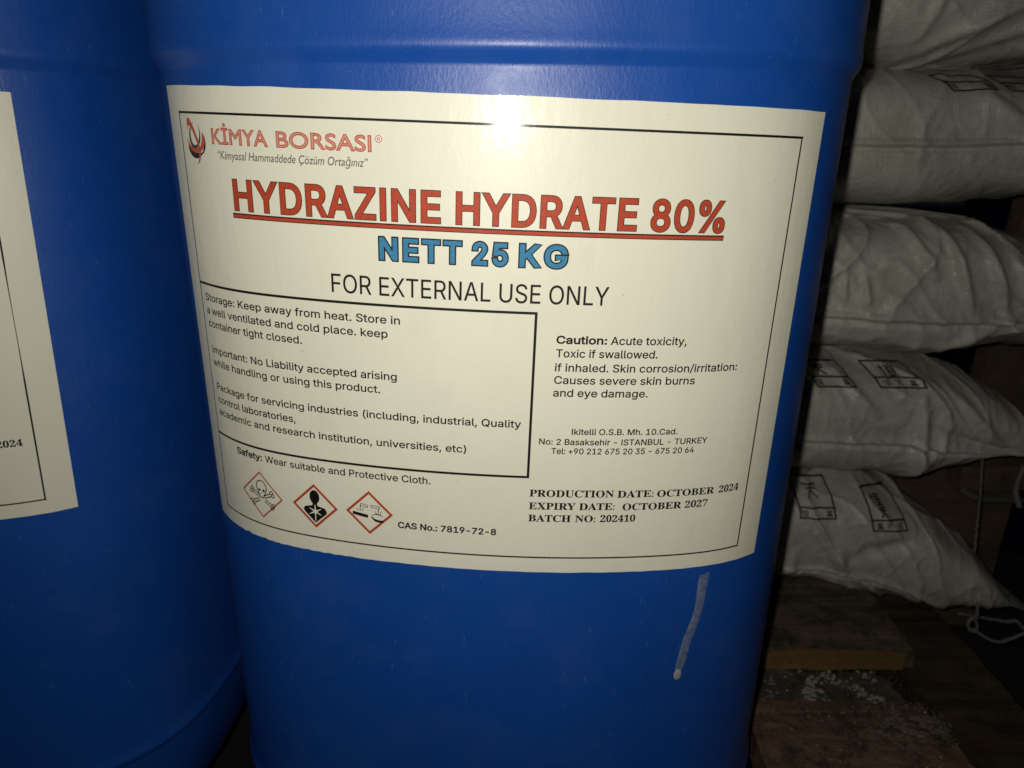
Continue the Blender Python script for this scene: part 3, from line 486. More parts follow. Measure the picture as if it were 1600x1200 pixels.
'B': """ |139|
A|334|181,343 147,343 0,0 50,0 93,101 238,101 284,0 334,0;163,268 218,145 112,145
B|282|38,0 155,0 200,5 233,20 255,41 268,65 272,91 262,132 233,163 190,180 190,181 219,198 236,223 242,254 231,296 196,328 137,341 38,341;87,297 132,297 167,290 186,273 191,250 183,219 159,201 119,195 87,195;87,151 146,151 188,144 213,126 221,98 215,73 192,52 148,44 87,44
H|365|327,341 278,341 278,193 87,193 87,341 38,341 38,0 87,0 87,149 278,149 278,0 327,0
I|125|87,341 38,341 38,0 87,0
K|328|143,180 291,341 230,341 87,185 87,341 38,341 38,0 87,0 87,169 260,0 328,0
M|391|355,341 309,341 196,201 83,341 37,341 37,0 86,0 86,266 87,266 192,134 200,134 305,266 306,266 306,0 355,0
O|412|23,171 31,117 54,69 92,30 143,5 205,-5 268,5 319,31 357,69 381,117 389,171 381,225 357,273 319,311 268,336 206,346 144,336 93,311 55,273 31,225;73,171 79,213 98,249 126,276 163,294 206,301 249,294 285,276 314,249 332,213 339,171 332,128 314,93 285,65 249,47 206,41 163,47 126,65 98,93 79,128
R|302|39,341 39,0 88,0 88,148 108,148 133,143 161,121 199,70 244,0 302,0 256,68 219,123 180,162 211,181 230,210 237,246 223,296 184,329 125,341;88,299 119,299 157,293 179,275 186,248 181,220 160,200 119,192 88,192
S|229|200,322 162,340 124,346 69,334 33,303 20,255 35,207 72,174 116,147 152,118 168,83 162,63 143,46 112,40 79,45 49,62 22,89 22,27 67,3 118,-5 167,8 200,40 213,88 198,141 161,177 117,203 81,228 66,261 73,282 92,296 120,302 157,294 200,266
Y|302|151,224 59,341 0,341 127,181 127,0 176,0 176,180 302,341 243,341
a|213|206,40 192,31 182,28 176,31 174,40 174,155 162,197 133,221 92,229 49,221 18,199 18,150 52,178 89,187 111,183 124,170 129,148 129,136 90,122 54,107 25,86 13,51 20,23 39,3 68,-5 99,1 128,19 140,1 163,-5 182,-1 206,13;129,46 110,32 90,27 67,36 58,59 68,81 94,98 129,111
d|255|226,341 181,341 181,220 156,227 134,229 76,215 36,175 22,118 35,55 73,14 131,0 226,0;181,38 136,38 95,47 74,73 68,111 77,152 102,179 140,189 160,187 181,181
e|240|219,65 180,45 141,38 103,46 78,68 65,106 223,106 219,150 206,185 186,209 158,224 126,229 71,215 34,175 21,115 25,79 39,46 61,20 91,2 130,-5 178,2 219,22;66,135 77,165 97,184 127,191 154,184 172,165 179,135
i|110|77,225 33,225 33,0 77,0;82,293 74,311 55,319 36,311 29,293 36,274 55,266 74,274
l|110|77,341 33,341 33,0 77,0
m|386|30,225 30,0 74,0 74,163 101,185 130,192 150,186 165,169 171,140 171,0 215,0 215,163 241,183 265,192 288,185 305,168 312,139 312,0 356,0 356,141 347,187 321,218 282,229 252,223 228,209 207,189 178,219 140,229 108,221 74,195 74,225
n|250|75,225 31,225 31,0 75,0 75,161 104,186 131,194 154,187 170,168 175,139 175,0 220,0 220,139 209,189 182,219 143,229 107,220 76,195 75,195
r|198|35,225 35,0 79,0 79,118 86,153 106,177 134,187 153,180 175,165 199,203 172,223 145,229 124,223 102,205 80,173 79,173 79,225
s|193|162,211 128,224 96,229 57,222 31,201 22,168 49,120 100,88 127,60 117,42 94,35 61,42 21,64 21,16 60,0 99,-5 137,4 163,27 173,62 161,92 122,125 80,152 68,170 76,184 97,190 126,184 162,167
t|167|84,271 0,190 0,185 39,185 39,66 47,30 72,5 112,-5 139,0 166,11 166,52 140,40 116,36 101,38 89,49 84,70 84,185 155,185 155,225 84,225
y|219|219,225 169,225 111,98 51,225 0,225 87,48 11,-115 60,-115
z|209|202,225 11,225 11,185 125,185 6,0 203,0 203,40 83,40
Ç|354|332,79 272,50 213,41 167,47 128,64 99,91 81,127 75,170 81,212 100,248 129,276 166,294 211,301 268,292 328,265 328,318 265,339 211,346 150,337 98,312 59,274 33,224 24,166 29,125 46,84 75,47 116,17 171,-1 159,-35 180,-37 188,-47 175,-59 146,-60 146,-88 185,-87 213,-73 223,-43 216,-23 196,-12 198,-5 278,4 332,26
ö|276|137,229 76,214 34,173 18,115 33,53 75,11 137,-5 177,1 210,17 236,42 252,75 258,115 242,174 199,214;136,189 176,179 203,153 213,114 203,72 177,45 136,36 98,45 73,73 64,115 73,153 99,179;92,314 75,307 69,291 75,274 92,268 108,274 115,291 108,307;185,314 168,307 162,291 168,274 185,268 201,274 208,291 201,307
ü|250|219,0 219,225 174,225 174,64 149,41 121,33 95,38 80,55 75,82 75,225 30,225 30,85 40,36 67,6 108,-5 142,5 174,29 174,0;79,314 62,307 56,291 62,274 79,268 95,274 102,291 95,307;172,314 155,307 149,291 155,274 172,268 188,274 195,291 188,307
ğ|304|148,-108 120,-106 96,-100 75,-91 59,-79 46,-65 36,-50 73,-29 87,-47 110,-63 127,-68 148,-70 178,-66 202,-54 217,-33 223,-4 223,49 219,49 205,30 194,20 181,11 163,5 140,4 108,7 81,19 57,38 40,64 28,97 25,137 28,176 39,210 57,237 80,258 108,271 140,275 163,273 181,267 195,258 206,248 220,228 224,228 224,271 267,271 267,-7 263,-38 251,-64 232,-84 208,-97 179,-105;147,42 170,45 189,54 204,68 215,87 221,110 224,138 221,165 215,189 204,208 189,223 170,233 147,236 123,233 104,223 89,207 78,188 71,164 69,138 71,111 78,88 89,68 104,54 123,45;146,310 127,312 111,319 96,330 85,344 78,360 76,379 108,379 110,363 119,351 131,343 146,341 162,343 174,351 182,363 185,379 217,379 215,360 208,344 196,330 182,319 165,312
İ|215|22,0 22,41 85,41 85,323 22,323 22,364 193,364 193,323 131,323 131,41 193,41 193,0;108,409 96,411 86,418 79,427 77,438 79,449 86,459 96,465 108,467 119,465 129,459 136,449 138,438 136,427 129,418 119,411
ı|110|77,225 33,225 33,0 77,0
“|213|187,346 155,329 136,303 130,269 134,246 145,229 163,223 184,230 193,253 186,273 167,282 168,310 187,336;78,346 46,329 27,303 21,269 25,246 36,229 54,223 75,230 84,253 77,273 58,282 59,310 78,336
”|213|136,223 167,239 186,265 193,299 189,322 177,339 160,346 138,338 130,315 137,295 156,286 154,258 136,232;27,223 58,239 77,265 84,299 80,322 68,339 51,346 29,338 21,315 28,295 47,286 45,258 27,232"""}
GL = {}
for key, raw in GLYPHS_RAW.items():
    d = {}
    for ln in raw.split('\n'):
        ch, adv, rest = ln[0], ln[2:].split('|')[0], ln[2:].split('|')[1]
        cs = [np.array([[float(q) for q in p.split(',')] for p in c.split(' ')]) for c in rest.split(';')] if rest else []
        d[ch] = (float(adv), cs)
    GL[key] = d
GL['A']['I'] = (96.0, [np.array([[31.0, 0], [64, 0], [64, 254], [31, 254]])])

def area(c):
    x, y = c[:, 0], c[:, 1]
    return 0.5 * np.sum(x * np.roll(y, -1) - y * np.roll(x, -1))

def offset_contour(c, d):
    """grow (d > 0) along the outward side for a counter-clockwise outer contour, mitred"""
    p = c - np.roll(c, 1, 0); q = np.roll(c, -1, 0) - c
    p /= np.maximum(np.linalg.norm(p, axis=1, keepdims=True), 1e-9)
    q /= np.maximum(np.linalg.norm(q, axis=1, keepdims=True), 1e-9)
    n1 = np.stack([p[:, 1], -p[:, 0]], -1); n2 = np.stack([q[:, 1], -q[:, 0]], -1)
    m = n1 + n2
    L = np.sum(m * m, 1, keepdims=True)
    m = 2 * m / np.maximum(L, 1.0)
    return c + m * d

CAPU = {'A': 254.0, 'S': 339.0, 'B': 341.0}
def line_contours(font, text, x0, x1, base, cap, bold=0.0, slant=0.0, track=0.0):
    """contours of one run of text; ink from x0 to x1 mm, baseline and cap height in mm; bold = mm added on each side"""
    pen = 0.0; out = []
    for ch in text:
        adv, cs = GL[font][ch]
        if cs:
            sgn = 1 if sum(area(c) for c in cs) > 0 else -1
            for c in cs:
                out.append((c if sgn > 0 else c[::-1]) + np.array([pen, 0.0]))
        pen += adv + track
    mn = min(c[:, 0].min() for c in out); mx = max(c[:, 0].max() for c in out)
    b = max(bold, 0)
    sy = (cap - 2 * b) / CAPU[font]; sx = (x1 - x0 - 2 * b) / (mx - mn)
    res = []
    for c in out:
        x = (c[:, 0] - mn) * sx + x0 + b
        y = c[:, 1] * sy + base + b
        q = np.stack([x, y], -1)
        if bold: q = offset_contour(q, bold)
        q[:, 0] += slant * (q[:, 1] - base)
        res.append(q)
    return res

def densify(c, step=2.5):
    out = []
    n = len(c)
    for i in range(n):
        a, b = c[i], c[(i + 1) % n]
        k = max(1, int(abs(b[0] - a[0]) / step))
        for j in range(k): out.append(a + (b - a) * j / k)
    return np.array(out)

def fill(contours):
    """triangles of the union of closed contours (non-zero winding), cut on a 3 mm grid so that they bend with the drum"""
    V = []; E = []
    segs = []
    for c in contours:
        b = len(V); n = len(c)
        V += [tuple(p) for p in c]
        E += [(b + i, b + (i + 1) % n) for i in range(n)]
        segs.append(np.concatenate([c, np.roll(c, -1, 0)], 1))
    allp = np.array(V)
    mn, mx = allp.min(0), allp.max(0)
    g = math.ceil(mn[0] / 3.0) * 3.0
    while g < mx[0]:
        b = len(V); V += [(g + 1e-4, mn[1] - 0.5), (g + 1e-4, mx[1] + 0.5)]; E.append((b, b + 1)); g += 3.0
    v, e, f, *_ = delaunay_2d_cdt([Vector(p) for p in V], E, [], 0, 1e-6)
    v = np.array([tuple(p) for p in v]); f = np.array(f)
    cen = v[f].mean(1)
    S = np.concatenate(segs)
    wn = np.zeros(len(cen))
    for i0 in range(0, len(cen), 2000):
        c = cen[i0:i0 + 2000]
        x1, y1, x2, y2 = S.T[:, None, :]
        px, py = c[:, 0:1], c[:, 1:2]
        cr = (x2 - x1) * (py - y1) - (px - x1) * (y2 - y1)
        up = (y1 <= py) & (y2 > py) & (cr > 0)
        dn = (y1 > py) & (y2 <= py) & (cr < 0)
        wn[i0:i0 + 2000] = up.sum(1) - dn.sum(1)
    f = f[wn != 0]
    # all one way round
    t = v[f]; ar = (t[:, 1, 0] - t[:, 0, 0]) * (t[:, 2, 1] - t[:, 0, 1]) - (t[:, 2, 0] - t[:, 0, 0]) * (t[:, 1, 1] - t[:, 0, 1])
    f[ar < 0] = f[ar < 0][:, ::-1]
    used, inv = np.unique(f, return_inverse=True)
    return v[used], inv.reshape(f.shape)

_fill_cache = {}
def printed(sh, parent, name, contours, mat, off, key=None):
    if key in _fill_cache: v, f = _fill_cache[key]
    else:
        v, f = fill(contours)
        if key: _fill_cache[key] = (v, f)
    return link(name, sh.to3(v[:, 0], v[:, 1], off), f.tolist(), mat, parent, smooth=True)

def bar(x0, y0, x1, y1, w):
    """a straight rule of width w as a densified contour"""
    a, b = np.array([x0, y0], float), np.array([x1, y1], float)
    d = (b - a) / np.linalg.norm(b - a); n = np.array([-d[1], d[0]]) * w / 2
    return densify(np.array([a - n, b - n, b + n, a + n]))

def stroke(pts, w, w2=None, closed=False):
    """tapering brush stroke through pts as convex pieces"""
    pts = [np.array(p, float) for p in pts]
    w2 = w if w2 is None else w2
    out = []
    n = len(pts)
    m = n if closed else n - 1
    for i in range(m):
        a, b = pts[i], pts[(i + 1) % n]
        L = np.linalg.norm(b - a)
        if L < 1e-9: continue
        d = (b - a) / L; nn = np.array([-d[1], d[0]])
        wa = w + (w2 - w) * i / max(m, 1); wb = w + (w2 - w) * (i + 1) / max(m, 1)
        a2, b2 = a - d * wa * 0.25, b + d * wb * 0.25
        out.append(np.array([a2 - nn * wa / 2, b2 - nn * wb / 2, b2 + nn * wb / 2, a2 + nn * wa / 2]))
    return out

def ellipse(cx, cy, rx, ry, n=24, a0=0, a1=360, rot=0):
    t = np.radians(np.linspace(a0, a1, n, endpoint=(a1 - a0) < 360))
    x, y = rx * np.cos(t), ry * np.sin(t)
    r = math.radians(rot)
    return np.stack([cx + x * math.cos(r) - y * math.sin(r), cy + x * math.sin(r) + y * math.cos(r)], -1)

def crescent(cx, cy, rx, ry, a0, a1, wmax, rot=0, n=22):
    """swoosh along an ellipse, fat in the middle and pointed at both ends"""
    p = ellipse(cx, cy, rx, ry, n, a0, a1, rot)
    d = np.gradient(p, axis=0); d /= np.linalg.norm(d, axis=1, keepdims=True)
    nn = np.stack([-d[:, 1], d[:, 0]], -1)
    w = (wmax * np.sin(np.linspace(0.05, math.pi - 0.05, n)))[:, None] / 2
    c = np.concatenate([p + nn * w, (p - nn * w)[::-1]])
    return c if area(c) > 0 else c[::-1]

def poly(pts):
    c = np.array(pts, float)
    return c if area(c) > 0 else c[::-1]

def build_label(drum, sh):
    lab = paper_mesh(sh, drum)
    def P(name, cs, mat=M_BLACK, off=INK_OFF, key=None, text=None):
        o = printed(sh, lab, name, cs, mat, off, key)
        if text: o['label'] = text
        return o
    def T(key, font, text, x0, x1, base, cap, mat=M_BLACK, bold=0.0, slant=0.0, name='text_line', desc=None, off=INK_OFF, track=0.0):
        return P(name, line_contours(font, text, x0, x1, base, cap, bold, slant, track), mat, off, key, desc)
    # thin frame round the sheet and rules
    fr = [bar(11.0, 200.45, 283.9, 200.45, 0.95), bar(283.3, 200.9, 282.9, 7.6, 0.8), bar(10.6, 8.2, 283.3, 8.2, 0.8), bar(11.4, 200.9, 11.0, 7.8, 0.7)]
    P('frame_line', fr, key='frame', text='thin black border line round the label')
    P('frame_line', [bar(11.3, 126.8, 174.6, 126.8, 1.15), bar(174.1, 127.3, 174.1, 49.9, 1.15), bar(11.2, 50.45, 174.6, 50.45, 1.15)], key='box', text='heavier black box line round the storage text')
    # logo name and motto
    for w, a, b in (('KİMYA', 33.2, 61.6), ('BORSASI', 65.4, 106.0)):
        P('logo_lettering', line_contours('B', w, a, b, 188.3, 6.4, 0.26), M_LOGO, INK_OFF, 'ky' + w, 'red lettering ' + w)
        P('logo_lettering', line_contours('B', w, a + 0.26, b - 0.26, 188.56, 5.88, -0.19), M_PINK, INK2_OFF, 'kz' + w, 'pale inline of the red lettering')
    rg = [ellipse(108.9, 193.4, 1.45, 1.45)] + [ellipse(108.9, 193.4, 1.2, 1.2)[::-1]]
    P('registered_mark', rg + line_contours('A', 'R', 108.35, 109.5, 192.75, 1.3, 0.03), M_LOGO, INK_OFF, 'reg')
    T('motto', 'B', '“Kimyasal Hammaddede Çözüm Ortağınız”', 35.4, 103.9, 182.6, 3.3, M_GREY, 0.03, 0.17, name='motto_lettering')
    # globe emblem
    P('emblem', [crescent(22.2, 191.6, 3.6, 5.0, -250, 62, 1.5, -14)], M_GREEN, INK_OFF, 'em1', 'dark green ring of the emblem')
    P('emblem', [crescent(22.3, 190.4, 6.0, 5.2, 182, 385, 1.9, -6), crescent(22.6, 188.6, 5.2, 3.8, 200, 330, 1.2, -4), crescent(23.6, 190.6, 4.4, 4.6, -75, 30, 2.2, 0)], M_LOGO, INK2_OFF, 'em2', 'red swooshes of the emblem')
    P('emblem', [crescent(22.4, 188.2, 5.9, 5.0, 188, 318, 2.5, 0), crescent(23.6, 189.6, 5.2, 6.4, 290, 378, 1.0, 0)], M_BLACK, INK_OFF + 0.00002, 'em3', 'black lower swoosh of the emblem')
    slash = [(17.3, 196.0), (17.5, 197.6), (18.4, 198.6), (19.4, 198.2), (21.2, 195.9), (23.2, 192.6), (24.7, 189.2), (25.5, 186.0), (25.3, 183.4), (24.4, 181.0), (22.2, 179.4),
             (23.9, 182.2), (24.3, 184.6), (24.1, 186.6), (22.9, 189.6), (21.4, 192.4), (20.2, 194.2), (19.1, 195.2), (18.1, 195.2), (17.6, 194.2), (17.2, 193.0)]
    P('emblem', [poly(slash)], M_LOGO, INK3_OFF, 'em4', 'red slash through the emblem')
    # product name
    words = [('HYDRAZINE', 42.3, 133.9), ('HYDRATE', 139.7, 213.2), ('80%', 218.5, 250.7)]
    out, inn = [], []
    for w, a, b in words:
        out += line_contours('A', w, a, b, 161.75, 13.3, 0.72, 0, 14)
        inn += line_contours('A', w, a + 0.30, b - 0.30, 162.05, 12.7, 0.42, 0, 14)
    out.append(densify(poly([(41.3, 158.8), (250.9, 158.8), (250.9, 161.0), (41.3, 161.0)])))
    inn.append(densify(poly([(41.5, 159.15), (250.7, 159.15), (250.7, 160.45), (41.5, 160.45)])))
    P('title_outline', out, M_BLACK, INK_OFF, 'title0', 'dark outline of the red product name')
    P('title_lettering', inn, M_RED, INK2_OFF, 'title1', 'red underlined lettering HYDRAZINE HYDRATE 80%')
    out, inn = [], []
    for w, a, b in [('NETT', 107.6, 142.9), ('25', 146.4, 161.8), ('KG', 165.6, 186.2)]:
        out += line_contours('A', w, a, b, 145.5, 10.4, 1.0, 0, 42)
        inn += line_contours('A', w, a + 0.58, b - 0.58, 146.08, 9.24, 0.42, 0, 42)
    P('weight_outline', out, M_BLACK, INK_OFF, 'nett0', 'black outline of the blue weight line')
    P('weight_lettering', inn, M_TEAL, INK2_OFF, 'nett1', 'blue lettering NETT 25 KG')
    T('ext', 'A', 'FOR EXTERNAL USE ONLY', 86.6, 204.1, 130.9, 8.0, bold=0.05, name='text_line')
    C = 3.62
    for k, (t, a, b, y) in enumerate([
            ('Storage: Keep away from heat. Store in', 15.2, 116.4, 118.8),
            ('a well ventilated and cold place. keep', 15.1, 110.9, 112.5),
            ('container tight closed.', 15.3, 71.2, 106.2),
            ('Important: No Liability accepted arising', 15.9, 114.6, 93.3),
            ('while handling or using this product.', 15.3, 106.9, 86.8),
            ('Package for servicing industries (including, industrial, Quality', 15.8, 169.9, 74.5),
            ('control laboratories,', 15.7, 65.3, 67.7),
            ('academic and research institution, universities, etc)', 15.4, 145.8, 61.1)]):
        T('l%d' % k, 'A', t, a, b, y, C, bold=0.09)
    T('safe0', 'A', 'Safety:', 27.6, 44.6, 43.9, C, bold=0.18)
    T('safe1', 'A', 'Wear suitable and Protective Cloth.', 46.4, 129.6, 43.9, C, bold=0.085)
    T('cas', 'A', 'CAS No.: 7819-72-8', 113.9, 160.6, 19.4, 3.45, bold=0.16)
    T('c0', 'A', 'Caution:', 183.2, 205.0, 113.9, C, bold=0.18)
    for k, (t, a, b, y) in enumerate([
            ('Acute toxicity,', 206.6, 240.3, 113.9), ('Toxic if swallowed.', 183.4, 227.9, 107.9),
            ('if inhaled. Skin corrosion/irritation:', 183.3, 266.4, 101.5), ('Causes severe skin burns', 183.3, 246.4, 95.8),
            ('and eye damage.', 183.2, 225.3, 89.9)]):
        T('c%d' % (k + 1), 'A', t, a, b, y, C, bold=0.085)
    for k, (t, a, b, y) in enumerate([
            ('Ikitelli O.S.B. Mh. 10.Cad.', 192.6, 241.2, 71.9), ('No: 2 Basaksehir - ISTANBUL - TURKEY', 178.3, 256.4, 66.9),
            ('Tel: +90 212 675 20 35 - 675 20 64', 184.0, 250.4, 62.4)]):
        T('a%d' % k, 'A', t, a, b, y, 2.95, bold=0.08)
    for k, (t, a, b, y) in enumerate([('PRODUCTION', 175.2, 214.4, 40.6), ('DATE:', 216.0, 233.3, 40.4), ('OCTOBER', 235.0, 263.9, 40.2), ('2024', 266.3, 277.6, 40.2),
                                      ('EXPIRY', 175.2, 196.9, 34.0), ('DATE:', 198.5, 215.3, 34.0), ('OCTOBER', 219.0, 247.8, 33.7), ('2027', 249.5, 261.2, 33.7),
                                      ('BATCH', 175.2, 195.1, 27.6), ('NO:', 197.1, 206.7, 27.6), ('202410', 208.9, 225.7, 27.6)]):
        T('p%d' % k, 'S', t, a, b, y, 3.6, bold=0.06)
    # hazard diamonds
    def diamond(cx, cy, r, w):
        o = poly([(cx, cy + r), (cx - r, cy), (cx, cy - r), (cx + r, cy)])
        i = poly([(cx, cy + r - w), (cx - r + w, cy), (cx, cy - r + w), (cx + r - w, cy)])[::-1]
        return [densify(o, 1.5), densify(i, 1.5)]
    P('hazard_diamond', diamond(42.0, 25.0, 12.9, 1.1), M_RED, INK_OFF, 'dm0', 'thin red diamond with skull and crossbones')
    P('hazard_diamond', diamond(72.4, 25.3, 11.9, 1.7), M_RED, INK_OFF, 'dm1', 'thick red diamond with a dark bust')
    P('hazard_diamond', diamond(100.0, 25.8, 11.6, 1.7), M_RED, INK_OFF, 'dm2', 'thick red diamond with spilling tubes')
    # skull and crossbones, drawn in outline
    q = []
    sk = ellipse(42.3, 29.3, 3.1, 3.7, 20, -40, 220)
    q += stroke(sk, 0.56)
    q += stroke([(39.9, 26.9), (40.3, 25.6), (40.9, 25.0), (41.2, 23.6), (43.4, 23.6), (43.8, 25.0), (44.4, 25.6), (44.7, 26.9)], 0.56)
    q += [ellipse(41.0, 27.6, 0.75, 0.75, 12), ellipse(43.6, 27.6, 0.75, 0.75, 12), poly([(42.3, 26.6), (41.9, 25.9), (42.7, 25.9)])]
    for sx in (-1, 1):
        a = np.array([42.3 - sx * 6.2, 26.6]); b = np.array([42.3 + sx * 6.2, 19.8])
        d = (b - a) / np.linalg.norm(b - a); n = np.array([-d[1], d[0]])
        for sgn in (-1, 1):
            q += stroke([a + n * sgn * 0.75 + d, a + (b - a) * 0.36 + n * sgn * 0.6], 0.52)
            q += stroke([b + n * sgn * 0.75 - d, b - (b - a) * 0.36 + n * sgn * 0.6], 0.52)
            for e, s2 in ((a, -1), (b, 1)):
                q += stroke(ellipse(e[0] + n[0] * sgn * 0.85 + d[0] * s2 * .2, e[1] + n[1] * sgn * 0.85 + d[1] * s2 * .2, 0.9, 0.9, 10), 0.5, closed=True)
    P('pictogram', q, M_BLACK, INK_OFF, 'skull', 'outlined skull and crossbones')
    q = [ellipse(72.4, 30.2, 2.6, 3.7, 24), poly([(71.2, 28), (73.6, 28), (73.7, 25.6), (77.6, 24.6), (78.6, 22.6), (78.0, 21.4), (72.4, 16.2), (67.0, 21.6), (66.2, 23.2), (67.2, 24.6), (71.1, 25.6)])]
    P('pictogram', q, M_BLACK, INK_OFF, 'bust', 'black bust of a person')
    q = []
    for k in range(6):
        an = math.radians(30 + 60 * k)
        q += stroke([(72.5, 22.4), (72.5 + 3.6 * math.cos(an), 22.4 + 3.4 * math.sin(an))], 1.1, 0.2)
    q += stroke([(72.5, 25.8), (72.5, 17.6)], 0.5)
    P('pictogram', q, M_WHITE, INK2_OFF, 'star', 'pale burst on the chest of the bust')
    q = []
    q += stroke([(96.0, 30.3), (99.0, 29.7), (99.4, 29.0), (99.0, 28.6), (95.6, 29.2)], 0.32, closed=True)
    q += stroke([(105.2, 29.6), (101.2, 29.9), (100.8, 29.3), (101.2, 28.8), (104.9, 28.4)], 0.32, closed=True)
    q += [poly([(91.8, 25.9), (99.4, 24.6), (99.3, 22.9), (91.7, 24.2)])[:]]
    for dx, dy in ((-0.9, 0.2), (0, 0.9), (0.9, 0.3)):
        q += stroke([(95.6 + dx, 26.4 + dy * .2), (95.6 + dx * 1.9, 27.9 + dy)], 0.4, 0.12)
        q += stroke([(104.4 + dx, 25.4 + dy * .2), (104.4 + dx * 1.9, 27.2 + dy)], 0.4, 0.12)
    q += stroke([(95.6, 29.0), (95.5, 26.8)], 0.32); q += stroke([(104.6, 28.3), (104.4, 26.4)], 0.32)
    P('pictogram', q, M_BLACK, INK_OFF, 'corr', 'test tubes spilling drops')
    q = [crescent(104.4, 23.6, 3.2, 1.6, 150, 350, 0.9, -8), crescent(104.6, 22.6, 2.8, 1.2, 180, 360, 0.7, -6), crescent(104.2, 24.3, 2.6, 1.0, 0, 180, 0.5, -8)]
    P('pictogram', q, M_BLACK, INK_OFF, 'hand', 'hand under the tube')
    return lab

def make_drum(loc, rotz, label, sh, with_label=True, group='blue plastic drums standing side by side', mat=None):
    d = thing('plastic_drum', label, 'drum', loc, rotz, group)
    drum_body(d, mat)
    if with_label: build_label(d, sh)
    return d

def drum_origin(X, D, yaw):
    # X, D is the middle of the front face; the empty stands at the middle of the base
    return (X - math.sin(yaw) * DEPTH / 2, D + math.cos(yaw) * DEPTH / 2, Z_BASE)

H = LH / 1000
zt = 0.01387
drum = make_drum(drum_origin(-0.00871, 0.29019, -0.02875), -0.02875,
                 'blue plastic drum in the middle with the whole HYDRAZINE HYDRATE label facing forward',
                 Sheet(-0.00766, zt - H / 2 - Z_BASE, -0.02594))
zt2 = 0.0208
drum2 = make_drum(drum_origin(-0.3671, 0.3075, 0.0639), 0.0639,
                  'blue plastic drum at the left edge, only the right end of its label showing',
                  Sheet(-0.00766, zt2 - H / 2 - Z_BASE, -0.0394))

# dried run of glue below the label of the middle drum
def glue():
    sh = Sheet(-0.00766, zt - H / 2 - Z_BASE, -0.02594)
    mid = [(265.6, -4.6, 6.1), (265.4, -10, 5.9), (265.3, -17, 5.7), (265.3, -24, 5.5), (264.2, -31, 5.3), (262.7, -37, 5.5), (261.2, -43, 5.6),
           (260.2, -50, 5.5), (259.3, -57, 5.4), (258.6, -62, 5.2)]
    V = []; F = []
    K = 7
    rows = []
    for i in range((len(mid) - 1) * 6 + 1):
        f = i / 6; k = min(int(f), len(mid) - 2); t = f - k
        rows.append([mid[k][j] + (mid[k + 1][j] - mid[k][j]) * t for j in range(3)])
    for r, (a, b, w) in enumerate(rows):
        wv = w * (1 + 0.10 * noise.noise(Vector((b * 0.25, 1, 0)))) * 0.92
        for k in range(K):
            u = k / (K - 1) * 2 - 1
            lift = 0.00005 + 0.00035 * (1 - abs(u) ** 4)
            yy = b + (0.8 * u if r == 0 else 0)
            V.append(sh.to3(a + u * wv / 2, yy, lift))
    for r in range(len(rows) - 1):
        for k in range(K - 1):
            p = r * K + k
            F.append((p, p + 1, p + K + 1, p + K))
    link('glue_run', [v.tolist() for v in V], F, M_DRIP, drum, label='dried pale run of glue below the label')
    V = []; F = []
    for r in range(9):
        for k in range(16):
            an = 2 * math.pi * k / 16; rr = r / 8
            V.append(sh.to3(258.3 + 2.2 * rr * math.cos(an), -65.2 + 3.5 * rr * math.sin(an), 0.0001 + 0.0006 * math.sqrt(max(0, 1 - rr ** 2.5))).tolist())
    for r in range(8):
        for k in range(16):
            F.append((r * 16 + k, r * 16 + (k + 1) % 16, (r + 1) * 16 + (k + 1) % 16, (r + 1) * 16 + k))
    link('glue_drop', V, F, plain('glue_lump', (0.33, 0.35, 0.34), 0.6), drum, label='pale lump of glue where the run ended')
glue()

